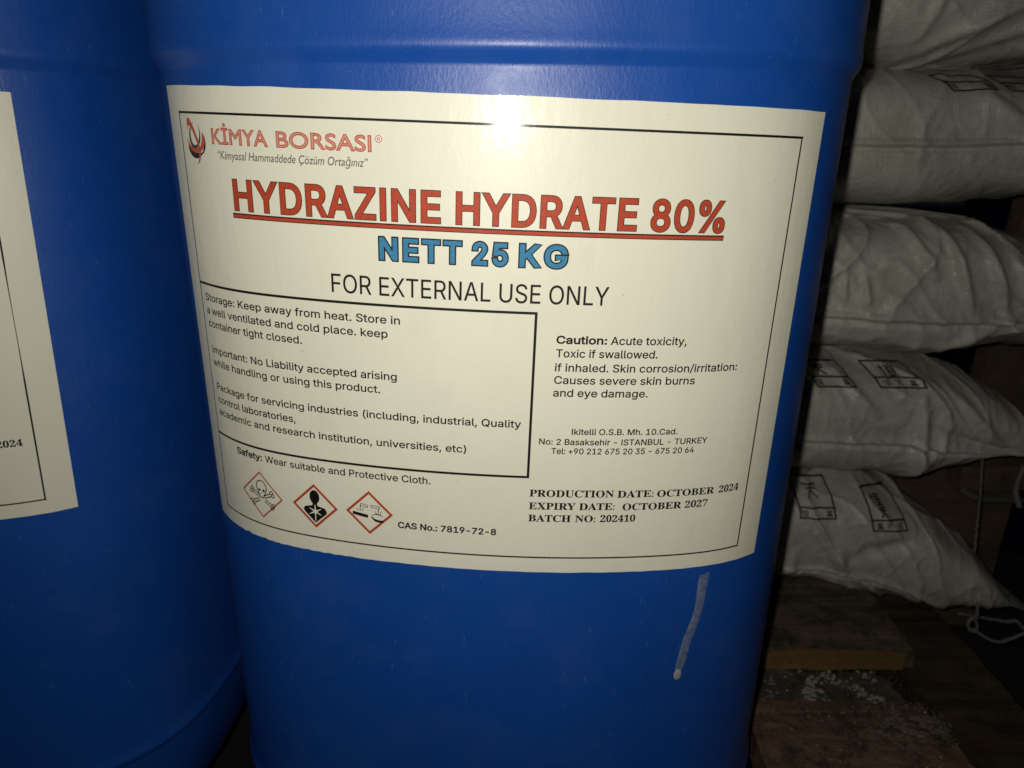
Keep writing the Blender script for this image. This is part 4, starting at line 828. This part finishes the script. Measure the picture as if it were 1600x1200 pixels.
# ------------------------------------------------------------------ sacks
def sst(a, b, v):
    k = min(1.0, max(0.0, (v - a) / (b - a))); return k * k * (3 - 2 * k)
SACK_BVH = {}
def sack(label, x0, x1, y0, y1, z0, z1, seed, e=0.55, taper=0.12, tpow=1.6, droop=None, creases=(), fold=0.33, yaw=0.0, skew=0.0, wr=1.0, flap=0.02):
    L = x1 - x0; T = z1 - z0; W = y1 - y0
    yc, zc = (y0 + y1) / 2, (z0 + z1) / 2
    pd = np.linspace(0, 2 * np.pi, 20001)
    def ring_fn(p):
        c, s = np.cos(p), np.sin(p)
        return np.sign(c) * np.abs(c) ** 0.42, np.sign(s) * np.abs(s) ** e
    ry, rz = ring_fn(pd)
    seg = np.hypot(np.diff(ry) * W / 2, np.diff(rz) * T / 2)
    wt = np.where((ry[1:] < -0.72), 6.5, 1.0)
    cum = np.concatenate([[0], np.cumsum(seg * wt)])
    NV = 200
    ph = np.interp(np.linspace(0, cum[-1], NV + 1)[:-1], cum, pd)
    cs, sn = np.cos(ph), np.sin(ph)
    ey, ez = ring_fn(ph)
    xs = np.concatenate([np.linspace(x0, 0.215, 14)[:-1], np.linspace(0.215, min(0.50, x1 - 0.01), 190)[:-1], np.linspace(min(0.50, x1 - 0.01), x1, 26)])
    NU = len(xs) - 1
    V = np.zeros((NU + 1, NV, 3))
    for i in range(NU + 1):
        x = xs[i]
        de = min(x1 - x, x - x0)
        f = min(1.0, max(0.0, (x1 - x - flap) / taper), max(0.0, (x - x0 + 0.004) / 0.035))
        h = T / 2 * max(0.02, (1 - (1 - f) ** tpow) ** 0.75)
        w = W / 2 * (0.93 + 0.07 * min(1, de / 0.2))
        V[i, :, 0] = x; V[i, :, 1] = yc + w * ey; V[i, :, 2] = zc + h * ez
    # normals in the cross-section
    N = np.stack([np.zeros(NV), np.sign(cs) * np.abs(cs) ** 1.1, np.sign(sn) * np.abs(sn) ** 1.1], -1)
    N /= np.linalg.norm(N, axis=1, keepdims=True)
    for i in range(NU + 1):
        for j in range(NV):
            p = V[i, j]
            if p[1] > yc - 0.05 or p[0] < 0.1: continue
            q = Vector((p[0] * 1.0, p[1] * 0.6, p[2] * 1.0)) + Vector((seed * 3.7, seed, 0))
            d = 0.010 * noise.noise(q * 6) * wr
            d += 0.0045 * noise.noise(q * 17) * wr
            # soft cloth folds running down the face, and fine crumple
            r = 1 - abs(noise.noise(Vector((q.x * 13 + 3 * noise.noise(q * 5), q.y * 9, q.z * 3.5))) * 2)
            d += 0.0050 * max(0, r) ** 5 * wr
            r2 = 1 - abs(noise.noise(Vector((q.x * 34 + q.z * 22, q.y * 20, q.z * 20))) * 2)
            d += 0.0019 * max(0, r2) ** 4 * wr
            r3 = 1 - abs(noise.noise(Vector((q.x * 62 - q.z * 30, q.y * 40, q.z * 46 + q.x * 12))) * 2.2)
            d += 0.0009 * max(0, r3) ** 3 * wr
            # a lengthwise fold low on the face
            zf = (p[2] - z0) / T
            line = fold + 0.03 * noise.noise(Vector((p[0] * 6, seed, 1)))
            k = (zf - line)
            d -= 0.0030 * math.exp(-(k / 0.016) ** 2)
            d += 0.0030 * math.exp(-((k - 0.035) / 0.022) ** 2)
            for (ax, az, bx, bz, amp, wd) in creases:
                # ridges between two points of the face, in x and height
                dx, dz = bx - ax, bz - az; LL = dx * dx + dz * dz
                t = max(0, min(1, ((p[0] - ax) * dx + (p[2] - az) * dz) / LL))
                dist = math.hypot(p[0] - ax - t * dx, p[2] - az - t * dz)
                d += amp * math.exp(-(dist / wd) ** 2) * (0.35 + 0.65 * math.sin(math.pi * min(1, max(0.0, t))))
            de = min(x1 - p[0], p[0] - x0)
            att = min(1, max(0.15, de / 0.05))
            V[i, j] = p + N[j] * d * att
    V = V.reshape(-1, 3)
    if droop: V = np.array([droop(*p) for p in V])
    # the bags lie askew: their right ends draw back to the left
    def back(y): return 1.2 * np.maximum(0, y - 0.60)
    V[:, 0] -= back(V[:, 1])
    if yaw:
        c, s = math.cos(yaw), math.sin(yaw); px, py = x1, y0
        X = px + (V[:, 0] - px) * c - (V[:, 1] - py) * s; Y = py + (V[:, 0] - px) * s + (V[:, 1] - py) * c
        V = np.stack([X, Y, V[:, 2]], -1)
    F = []
    for i in range(NU):
        for j in range(NV):
            k = (j + 1) % NV
            F.append((i * NV + j, i * NV + k, (i + 1) * NV + k, (i + 1) * NV + j))
    F.append(tuple(range(NV))); F.append(tuple(NU * NV + j for j in range(NV - 1, -1, -1)))
    org = Vector(((x0 + x1) / 2, yc, z0))
    t = thing('sack', label, 'sack', org, 0, 'white sacks stacked behind the drums')
    o = link('bag', V - np.array(org), F, M_SACK, t)
    me = o.data
    bvh = BVHTree.FromPolygons([Vector(v) for v in V.tolist()], F[:-2])
    SACK_BVH[t.name] = bvh
    # row of stitches along the end seam
    st = []; SF = []
    for k in range(26):
        yy = y0 + 0.02 + 0.016 * k
        hit = bvh.ray_cast(Vector((x1 - flap * 0.7 - float(back(yy)), yy, z1 + 0.2)), Vector((0, 0, -1)))
        if hit[0] is None: continue
        c = hit[0] + Vector((0, 0, 0.0006)) - org
        b = len(st)
        for dx, dy in ((-0.0009, -0.005), (0.0009, -0.005), (0.0009, 0.005), (-0.0009, 0.005)):
            st.append((c.x + dx, c.y + dy, c.z)); st.append((c.x + dx, c.y + dy, c.z - 0.002))
        SF += [(b, b + 2, b + 4, b + 6), (b, b + 1, b + 3, b + 2), (b + 2, b + 3, b + 5, b + 4), (b + 4, b + 5, b + 7, b + 6), (b + 6, b + 7, b + 1, b)]
    if st: link('seam_stitching', st, SF, M_STRING, t, smooth=False)
    return t, bvh

def drape(t, bvh, name, quads, direction=(0, 1, -0.30), lift=0.0007, mat=None, label=None):
    """lay flat shapes (x, z outlines) on the face of a sack as thin print"""
    org = t.location
    v2, f = quads
    V = []
    dr = Vector(direction).normalized()
    ok = []
    for x, z in v2:
        o = Vector((x, 0.2, z)) - Vector((0, 0, direction[2])) * (0.55 - 0.2)
        h = bvh.ray_cast(o, dr)
        if h[0] is None: V.append((0, 0, 0)); ok.append(False)
        else: V.append(tuple(h[0] - dr * lift - org)); ok.append(True)
    f = [q for q in f.tolist() if all(ok[i] for i in q)]
    return link(name, V, f, mat or M_STAMP, t, label=label)

def zseg(pts, w, wob=0.0, seed=0):
    """hand-printed line through pts (x, z in mm), cut short so it drapes"""
    rnd = random.Random(seed)
    out = []
    for a, b in zip(pts[:-1], pts[1:]):
        a, b = np.array(a, float), np.array(b, float)
        n = max(1, int(np.linalg.norm(b - a) / 2.0))
        P = [a + (b - a) * i / n + np.array([rnd.uniform(-wob, wob), rnd.uniform(-wob, wob)]) * (0 < i < n) for i in range(n + 1)]
        out += stroke(P, w)
    return out

GLYPH_A = [[(0, 10), (0, 0)], [(-1.5, 7), (1.5, 7)], [(3, 9), (10, 9)], [(3, 0), (10, 0)], [(4, 7), (9, 7), (9, 2), (4, 2), (4, 7)], [(4, 4.5), (9, 4.5)]]
GLYPH_B = [[(5, 10), (5, 9)], [(0, 9), (10, 9)], [(1, 7), (9, 7)], [(1.5, 5.5), (8.5, 5.5), (8.5, 3), (1.5, 3), (1.5, 5.5)], [(5, 7), (5, 0)], [(0, 1.5), (10, 1.5)], [(0, 0), (10, 0)]]
GLYPH_C = [[(0, 9), (10, 9)], [(5, 10), (5, 4)], [(1, 6.5), (9, 6.5)], [(5, 5), (1, 0)], [(5, 5), (9, 0)]]

def stamp(t, bvh, x0, zb, w, hs, shear, upper, ends, seed, direction=(0, 1, -0.30)):
    """two-celled printed box: a narrow lower cell with small signs, a tall upper cell with a large sign; x, z in mm"""
    h1, h2 = hs
    lw = 1.6
    def P(x, z): return (x0 + x + shear * z, zb + z)
    q = []
    for pts in ([(0, 0), (w, 0)], [(0, h1), (w, h1)], [(0, 0), (0, h1 + h2)], [(w, 0), (w, h1 + h2)], [(0, h1 + h2), (w, h1 + h2)]):
        q += zseg([P(*p) for p in pts], lw, 0.25, seed)
    def sign(g, cx, cz, s, lw2):
        r = []
        for ln in g: r += zseg([P(cx + (x - 5) * s, cz + (z - 5) * s) for x, z in ln], lw2, 0.1, seed)
        return r
    for g, fx in ends: q += sign(g, w * fx, h1 / 2, h1 * 0.055, 0.65)
    for g, fx, fz, s in upper: q += sign(g, w * fx, h1 + h2 * fz, s, 1.4)
    v, f = fill(q)
    return drape(t, bvh, 'stamp', (v / 1000.0, f), direction, label='black printed stamp box')

GRP_X0 = 0.185
s1, b1 = sack('topmost pale sack of the stack, long diagonal creases running up to the right', GRP_X0, 0.66, 0.548, 1.0, 0.052, 0.170, 1,
              creases=[(0.285, 0.062, 0.40, 0.112, 0.006, 0.004), (0.31, 0.060, 0.43, 0.100, 0.004, 0.0035), (0.33, 0.058, 0.44, 0.078, 0.007, 0.006),
                       (0.285, 0.07, 0.30, 0.115, 0.003, 0.004)], fold=0.52, wr=0.9)
s2, b2 = sack('second sack from the top, smooth face with a printed box at its upper edge', GRP_X0, 0.60, 0.546, 1.0, -0.057, 0.054, 2,
              creases=[(0.34, 0.03, 0.40, -0.02, 0.004, 0.006)], fold=0.45, wr=0.55, tpow=2.2, taper=0.16,
              droop=lambda x, y, z: (x, y, z + 0.010 * max(0, x - 0.32) / 0.1 * sst(0.02, -0.03, z)))
s3, b3 = sack('third sack from the top, crumpled face full of upright creases', GRP_X0, 0.62, 0.540, 1.0, -0.173, -0.053, 3,
              creases=[(0.305, -0.058, 0.325, -0.10, 0.005, 0.004), (0.33, -0.058, 0.355, -0.125, 0.006, 0.004), (0.36, -0.065, 0.385, -0.13, 0.006, 0.0045),
                       (0.385, -0.075, 0.41, -0.12, 0.006, 0.004), (0.275, -0.10, 0.28, -0.125, 0.004, 0.003), (0.26, -0.10, 0.262, -0.12, 0.004, 0.003),
                       (0.34, -0.155, 0.40, -0.125, 0.005, 0.004)], fold=0.30, taper=0.17, tpow=1.8,
              droop=lambda x, y, z: (x, y, z - 0.030 * max(0, x - 0.36) / 0.1 * sst(-0.15, -0.07, z)))
s4, b4 = sack('fourth sack from the top, two printed boxes and a loose flap on the right', GRP_X0, 0.50, 0.532, 1.0, -0.284, -0.170, 4,
              creases=[(0.225, -0.175, 0.25, -0.195, 0.006, 0.004), (0.26, -0.175, 0.30, -0.215, 0.004, 0.004), (0.335, -0.20, 0.345, -0.275, 0.007, 0.005),
                       (0.35, -0.225, 0.42, -0.235, -0.005, 0.004), (0.36, -0.19, 0.41, -0.23, 0.005, 0.005)], fold=0.36, taper=0.13, tpow=1.5,
              droop=lambda x, y, z: (x, y, z - 0.018 * (max(0, x - 0.33) / 0.1) ** 1.3 + 0.02 * max(0, x - 0.36) / 0.1 * sst(-0.22, -0.26, z)))
s5, b5 = sack('bottom sack of the stack, its pointed right corner hanging over the pallet edge', GRP_X0, 0.470, 0.522, 0.97, -0.3985, -0.281, 5,
              creases=[(0.30, -0.345, 0.36, -0.31, -0.005, 0.006), (0.34, -0.385, 0.40, -0.36, 0.006, 0.006), (0.28, -0.375, 0.36, -0.39, 0.005, 0.005),
                       (0.25, -0.37, 0.25, -0.345, 0.003, 0.005), (0.29, -0.36, 0.285, -0.335, 0.004, 0.006)], fold=0.26, taper=0.15, tpow=1.35,
              droop=lambda x, y, z: (x, y, z - 0.062 * (max(0, x - 0.31) / 0.16) ** 1.25))

stamp(s2, b2, 318, 36, 31, (8.5, 9), -0.55, [], [(GLYPH_A, 0.13), (GLYPH_B, 0.86)], 1)
stamp(s2, b2, 360, 36, 31, (8.5, 9), -0.55, [], [(GLYPH_A, 0.13), (GLYPH_B, 0.86)], 2)
stamp(s4, b4, 250, -193, 32, (8.5, 14), -0.35, [(GLYPH_C, 0.35, 0.45, 0.9)], [(GLYPH_A, 0.15), (GLYPH_B, 0.80)], 3)
stamp(s4, b4, 303, -193, 34, (8.5, 14), -0.35, [(GLYPH_A, 0.45, 0.45, 0.9)], [(GLYPH_A, 0.2), (GLYPH_C, 0.5), (GLYPH_B, 0.80)], 4)
stamp(s5, b5, 252, -314, 30, (9, 25), 0.02, [(GLYPH_C, 0.45, 0.55, 1.2)], [(GLYPH_A, 0.15), (GLYPH_B, 0.85)], 5)
stamp(s5, b5, 312, -323, 31, (9, 27), -0.08, [(GLYPH_A, 0.35, 0.62, 0.9), (GLYPH_C, 0.4, 0.25, 0.8)], [(GLYPH_B, 0.2), (GLYPH_C, 0.45), (GLYPH_A, 0.80)], 6)

# ------------------------------------------------------------------ timber: deck boards, stringer, upright board
def plank_mesh(name, p0, p1, mat, parent=None, rough=0.0015, seed=0, ragged=0.0, label=None):
    """box between two corners with uneven faces and a broken right end"""
    x0, y0, z0 = p0; x1, y1, z1 = p1
    sx, sy, sz = x1 - x0, y1 - y0, z1 - z0
    bm = bmesh.new()
    bmesh.ops.create_cube(bm, size=1.0, matrix=Matrix.Translation(((x0 + x1) / 2, (y0 + y1) / 2, (z0 + z1) / 2)) @ Matrix.Diagonal((sx, sy, sz, 1)))
    for ax, ln, st in ((0, sx, 0.006), (1, sy, 0.006), (2, sz, 0.006)):
        o = (x0, y0, z0)[ax]
        n = min(70, int(ln / st))
        for k in range(1, n):
            co = [0, 0, 0]; co[ax] = o + ln * k / n
            no = [0, 0, 0]; no[ax] = 1
            bmesh.ops.bisect_plane(bm, geom=bm.verts[:] + bm.edges[:] + bm.faces[:], plane_co=co, plane_no=no)
    for v in bm.verts:
        q = v.co * 1.0 + Vector((seed * 1.3, seed * 2.1, seed))
        d = Vector((noise.noise(q * 40), noise.noise(q * 40 + Vector((9, 0, 0))), noise.noise(q * 40 + Vector((0, 9, 0))))) * rough
        d.z += rough * 1.5 * noise.noise(Vector((q.x * 9, q.y * 60, q.z * 60)))
        if ragged:
            t = max(0, 1 - (x1 - v.co.x) / 0.05)
            d.x += t * ragged * (noise.noise(Vector((q.y * 26, seed, 0))) + 0.6 * noise.noise(Vector((q.y * 90, seed, 3))))
        # worn edges
        ez = min(abs(v.co.z - z1), abs(v.co.z - z0)); eyy = min(abs(v.co.y - y0), abs(v.co.y - y1))
        if ez < 1e-5 and eyy < 1e-5: d.z += (-0.0012 if v.co.z > (z0 + z1) / 2 else 0.0012) * (1 + 1.5 * noise.noise(q * 60))
        v.co += d
    me = bpy.data.meshes.new(name); bm.to_mesh(me); bm.free()
    me.materials.append(mat)
    o = bpy.data.objects.new(name, me); COL.objects.link(o)
    if parent is not None: o.parent = parent; o.matrix_parent_inverse = Matrix.Translation(parent.location).inverted()
    if label: o['label'] = label
    return o

pal = thing('pallet', 'low pallet beside the middle drum, brown deck boards crusted with grit', 'pallet', (0.25, 0.4, -0.52), 0)
plank_mesh('deck_board', (0.176, 0.285, -0.424), (0.318, 0.4285, -0.402), M_WOOD, pal, 0.0022, 1, 0.012, 'nearest deck board, brown and crusted')
plank_mesh('deck_board', (0.176, 0.10, -0.424), (0.318, 0.278, -0.4025), M_WOOD, pal, 0.0022, 7, 0.012)
plank_mesh('deck_board', (0.178, 0.431, -0.434), (0.306, 0.473, -0.413), M_WOOD_GREY, pal, 0.003, 2, 0.010, 'sunken board strewn with white crumbs')
plank_mesh('bearer', (0.20, 0.12, -0.52), (0.27, 0.98, -0.4345), M_BEAM, pal, 0.001, 12)
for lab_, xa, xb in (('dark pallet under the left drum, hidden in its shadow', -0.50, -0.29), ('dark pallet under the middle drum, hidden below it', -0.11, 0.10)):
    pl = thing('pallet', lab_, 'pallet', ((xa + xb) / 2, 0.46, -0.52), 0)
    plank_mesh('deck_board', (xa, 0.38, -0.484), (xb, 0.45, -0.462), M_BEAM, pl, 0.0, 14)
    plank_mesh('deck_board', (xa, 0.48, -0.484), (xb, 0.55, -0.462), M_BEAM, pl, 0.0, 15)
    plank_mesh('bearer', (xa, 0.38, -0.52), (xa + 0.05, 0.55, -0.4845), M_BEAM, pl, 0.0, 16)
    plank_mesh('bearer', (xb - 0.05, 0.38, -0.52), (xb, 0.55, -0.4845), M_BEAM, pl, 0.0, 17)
pal2 = thing('sack_pallet', 'upper pallet boards under the sacks, front edge a fresh ochre colour', 'pallet', (0, 0.55, -0.434), 0)
plank_mesh('deck_board', (0.178, 0.4765, -0.4128), (0.333, 0.62, -0.3945), M_WOOD_GREY, pal2, 0.0016, 3, 0.012, 'grey dirty board under the bottom sack')
plank_mesh('edge_strip', (0.178, 0.4700, -0.4118), (0.322, 0.4755, -0.3942), M_OCHRE, pal2, 0.0006, 4, 0.004, 'ochre sawn edge of the board')
plank_mesh('deck_board', (0.178, 0.64, -0.4128), (0.333, 0.98, -0.3945), M_WOOD_GREY, pal2, 0.0016, 5)

tag(plank_mesh('timber_beam', (0.338, 0.12, -0.50), (0.408, 0.62, -0.425), M_BEAM, None, 0.0035, 21), 'dark timber running away beside the ends of the pallet boards', 'beam')

# upright brown board behind the lowest sack, with a batten and strap
ub = thing('wooden_crate', 'brown wooden board standing behind the corner of the lowest sack', 'crate', (0.46, 0.68, -0.52), 0)
plank_mesh('side_board', (0.405, 0.668, -0.52), (0.532, 0.69, -0.30), M_BOARD, ub, 0.0012, 31)
plank_mesh('upper_board', (0.49, 0.70, -0.296), (0.64, 0.72, 0.04), M_BOARD, ub, 0.0015, 33)
plank_mesh('batten', (0.452, 0.640, -0.334), (0.536, 0.667, -0.306), M_BOARD, ub, 0.003, 32, label='short batten nailed across the board')
def tube(pts, r, name, mat, parent=None, seg=8, rfun=None):
    V = []; F = []
    P = [Vector(p) for p in pts]
    for i, p in enumerate(P):
        d = (P[min(i + 1, len(P) - 1)] - P[max(i - 1, 0)]).normalized()
        a = d.cross(Vector((0.3, 0.2, 1))).normalized(); b = d.cross(a)
        rr = r * (rfun(i) if rfun else 1)
        for k in range(seg):
            t = 2 * math.pi * k / seg
            V.append(tuple(p + (a * math.cos(t) + b * math.sin(t)) * rr))
    for i in range(len(P) - 1):
        for k in range(seg):
            F.append((i * seg + k, i * seg + (k + 1) % seg, (i + 1) * seg + (k + 1) % seg, (i + 1) * seg + k))
    F.append(tuple(range(seg - 1, -1, -1))); F.append(tuple((len(P) - 1) * seg + k for k in range(seg)))
    return link(name, V, F, mat, parent)
def smooth_pts(pts, n=8):
    P = [np.array(p, float) for p in pts]; out = []
    for i in range(len(P) - 1):
        p0, p1, p2, p3 = P[max(i - 1, 0)], P[i], P[i + 1], P[min(i + 2, len(P) - 1)]
        for k in range(n):
            t = k / n
            out.append(0.5 * ((2 * p1) + (-p0 + p2) * t + (2 * p0 - 5 * p1 + 4 * p2 - p3) * t * t + (-p0 + 3 * p1 - 3 * p2 + p3) * t ** 3))
    out.append(P[-1]); return out
st_ = tube([(p[0] - .46, p[1] - .68, p[2] + .52) for p in smooth_pts([(0.458, 0.655, -0.335), (0.475, 0.648, -0.345), (0.50, 0.650, -0.349), (0.53, 0.655, -0.352)])], 0.004, 'strap', M_STRAP, ub)

# third drum at the far right, shade put into its near-black blue
drum3 = make_drum((0.80, 0.92, -0.52), 0.10, 'unlabelled blue drum at the right edge behind the sacks, coloured near-black to stand for shade', None, False,
                  None, plain('shade_darkened_blue_plastic', (0.0012, 0.0035, 0.022), 0.5))
# ------------------------------------------------------------------ string
def twist(pts, r, name, seed=0, strands=3, pitch=0.0065):
    P = smooth_pts(pts, 14)
    V = []; F = []
    rnd = random.Random(seed)
    L = 0; Ls = [0]
    for a, b in zip(P[:-1], P[1:]): L += np.linalg.norm(b - a); Ls.append(L)
    for s in range(strands):
        Q = []
        for i, p in enumerate(P):
            d = Vector(P[min(i + 1, len(P) - 1)] - P[max(i - 1, 0)]).normalized()
            a = d.cross(Vector((0.2, 1, 0.1))).normalized(); b = d.cross(a)
            t = 2 * math.pi * (Ls[i] / pitch + s / strands)
            Q.append(Vector(p) + (a * math.cos(t) + b * math.sin(t)) * r * 0.55 + Vector((rnd.uniform(-1, 1), rnd.uniform(-1, 1), rnd.uniform(-1, 1))) * r * 0.28)
        base = len(V)
        for i, p in enumerate(Q):
            d = (Q[min(i + 1, len(Q) - 1)] - Q[max(i - 1, 0)]).normalized()
            a = d.cross(Vector((0.3, 0.2, 1))).normalized(); b = d.cross(a)
            for k in range(6):
                t = 2 * math.pi * k / 6
                V.append(tuple(p + (a * math.cos(t) + b * math.sin(t)) * r * 0.62))
        for i in range(len(Q) - 1):
            for k in range(6):
                F.append((base + i * 6 + k, base + i * 6 + (k + 1) % 6, base + (i + 1) * 6 + (k + 1) % 6, base + (i + 1) * 6 + k))
    # stray fibres
    for k in range(int(L / 0.0035)):
        i = rnd.randrange(len(P)); p = Vector(P[i])
        d = Vector((rnd.uniform(-1, 1), rnd.uniform(-1, 1), rnd.uniform(-1, 1))).normalized() * r * rnd.uniform(1.5, 3.2)
        b = len(V); w = Vector((0.00015, 0, 0.00015))
        V += [tuple(p - w), tuple(p + w), tuple(p + d * 0.6 + w + Vector((0, 0, -r * .3))), tuple(p + d)]
        F += [(b, b + 1, b + 2), (b, b + 2, b + 3)]
    return link(name, V, F, M_STRING)

t_string = thing('twine', 'grey frayed string hanging down over the pointed corner of the bottom sack', 'string', (0.42, 0.55, -0.43))
def under(o, t):
    o.parent = t; o.matrix_parent_inverse = Matrix.Translation(t.location).inverted(); return o
under(twist([(0.4371, 0.6000, -0.2689), (0.4334, 0.5900, -0.2869), (0.4339, 0.5850, -0.3073), (0.4312, 0.5750, -0.3352), (0.4276, 0.5650, -0.3561), (0.4185, 0.5480, -0.3667),
             (0.4138, 0.5300, -0.3780), (0.4124, 0.5230, -0.3932), (0.4149, 0.5250, -0.4014)], 0.0011, 'hanging_cord', 1), t_string)
under(twist([(0.4158, 0.5300, -0.4028), (0.4124, 0.5300, -0.4083), (0.4155, 0.5300, -0.4166), (0.4230, 0.5300, -0.4193), (0.4352, 0.5300, -0.4268), (0.4457, 0.5300, -0.4295),
             (0.4553, 0.5300, -0.4258), (0.4654, 0.5300, -0.4200), (0.4787, 0.5300, -0.4156)], 0.0013, 'looped_cord', 2), t_string)
under(twist([(0.4145, 0.5280, -0.4026), (0.4203, 0.5290, -0.4102), (0.4207, 0.5300, -0.4165), (0.4148, 0.5300, -0.4159)], 0.0011, 'knot', 3), t_string)
under(twist([(0.455, 0.60, -0.452), (0.4720, 0.5650, -0.4336), (0.4796, 0.5600, -0.4293), (0.4863, 0.5600, -0.4343), (0.4920, 0.5600, -0.4401), (0.4990, 0.5600, -0.4437)], 0.0014, 'looped_cord', 4), t_string)
tuft = twist([(0.4952, 0.6200, -0.2975), (0.4934, 0.6200, -0.3099), (0.4939, 0.6200, -0.3217), (0.4928, 0.6150, -0.3281), (0.4937, 0.6100, -0.3352)], 0.0022, 'twine_end', 5)
tag(tuft, 'frayed tuft of string at the right edge beside the upright board', 'string')

# ------------------------------------------------------------------ loose grit on the boards
def grit(name, mat, n, xr, yr, ztop, smin, smax, seed, clump=None):
    rnd = random.Random(seed)
    V = []; F = []
    k = 0
    while k < n:
        x = rnd.uniform(*xr); y = rnd.uniform(*yr)
        if clump and noise.noise(Vector((x * clump, y * clump, seed))) < 0.08 + 0.1 * rnd.random(): 
            if rnd.random() < 0.93: continue
        s = smin + (smax - smin) * rnd.random() ** 6
        base = len(V)
        m = Matrix.Rotation(rnd.uniform(0, 6.28), 3, 'Z') @ Matrix.Rotation(rnd.uniform(-.5, .5), 3, 'X')
        pts = [(1, 0, 0), (0.2, 0.9, 0), (-0.9, 0.4, 0), (-0.6, -0.8, 0), (0.5, -0.7, 0), (0.1, 0.1, 0.7), (0, 0, -0.5)]
        for p in pts:
            q = m @ Vector([c * s * rnd.uniform(0.6, 1.1) for c in p])
            V.append((x + q.x, y + q.y, ztop + q.z + s * 0.3))
        for a in range(5):
            b = (a + 1) % 5
            F.append((base + a, base + b, base + 5)); F.append((base + b, base + a, base + 6))
        k += 1
    return link(name, V, F, mat, None, smooth=False, kind='stuff')

g1 = grit('plaster_grit', M_CHIP, 1100, (0.185, 0.30), (0.433, 0.470), -0.4125, 0.0002, 0.0030, 3, 60)
g2 = grit('plaster_grit', M_CHIP, 220, (0.185, 0.31), (0.30, 0.427), -0.4012, 0.0003, 0.0015, 4, 28)
g3 = grit('dark_grit', M_DIRT, 800, (0.185, 0.31), (0.30, 0.47), -0.4018, 0.0004, 0.0020, 5, 30)
g4 = grit('dark_grit', M_DIRT, 1500, (0.185, 0.30), (0.433, 0.470), -0.4125, 0.0005, 0.0030, 6, 35)
# heap of crumbled plaster at the end of the nearest board
def crumbs(name, mat, n, cx, cy, sx, sy, ztop, smin, smax, seed):
    rnd = random.Random(seed); V = []; F = []
    for k in range(n):
        x = cx + rnd.gauss(0, sx); y = cy + rnd.gauss(0, sy) + 0.25 * (x - cx)
        if y > 0.425 or x > 0.322: continue
        if noise.noise(Vector((x * 110, y * 160, seed))) + 0.5 * noise.noise(Vector((x * 300, y * 380, seed))) < 0.02: continue
        s = smin + (smax - smin) * rnd.random() ** 2
        b = len(V); r = [rnd.uniform(0.5, 1.15) for _ in range(7)]; a0 = rnd.uniform(0, 6.28)
        for a in range(5):
            V.append((x + s * r[a] * math.cos(a0 + a * 1.257), y + s * r[a] * math.sin(a0 + a * 1.257), ztop))
        V.append((x, y, ztop + s * r[5] * 0.8))
        for a in range(5): F.append((b + a, b + (a + 1) % 5, b + 5))
    return link(name, V, F, mat, None, smooth=False, kind='stuff')
crumbs('plaster_crumbs', plain('dusty_plaster', (0.15, 0.13, 0.105), 0.95, 0.1), 9000, 0.292, 0.400, 0.017, 0.010, -0.4012, 0.0002, 0.0008, 8)
crumbs('plaster_crumbs', M_CHIP, 300, 0.262, 0.415, 0.022, 0.006, -0.4012, 0.0002, 0.0009, 9)
crumbs('dark_crumbs', M_DIRT, 900, 0.25, 0.40, 0.04, 0.02, -0.4012, 0.0003, 0.0016, 10)

# ------------------------------------------------------------------ the ground
gm = NT('dark_ground')
gm.l(gm.ramp(gm.noise(gm.coord(), 12, 6, 0.7), [(0.3, rgb(0.010, 0.009, 0.009)), (0.7, rgb(0.024, 0.021, 0.019))]), gm.bsdf.inputs['Base Color'])
gm.bsdf.inputs['Roughness'].default_value = 0.95
gm.l(gm.bump(gm.noise(gm.coord(), 60, 5, 0.7), 0.6, 0.004), gm.bsdf.inputs['Normal'])
link('ground', [(-6, -6, -0.52), (6, -6, -0.52), (6, 6, -0.52), (-6, 6, -0.52)], [(0, 1, 2, 3)], gm.mat, None, smooth=False, kind='structure')
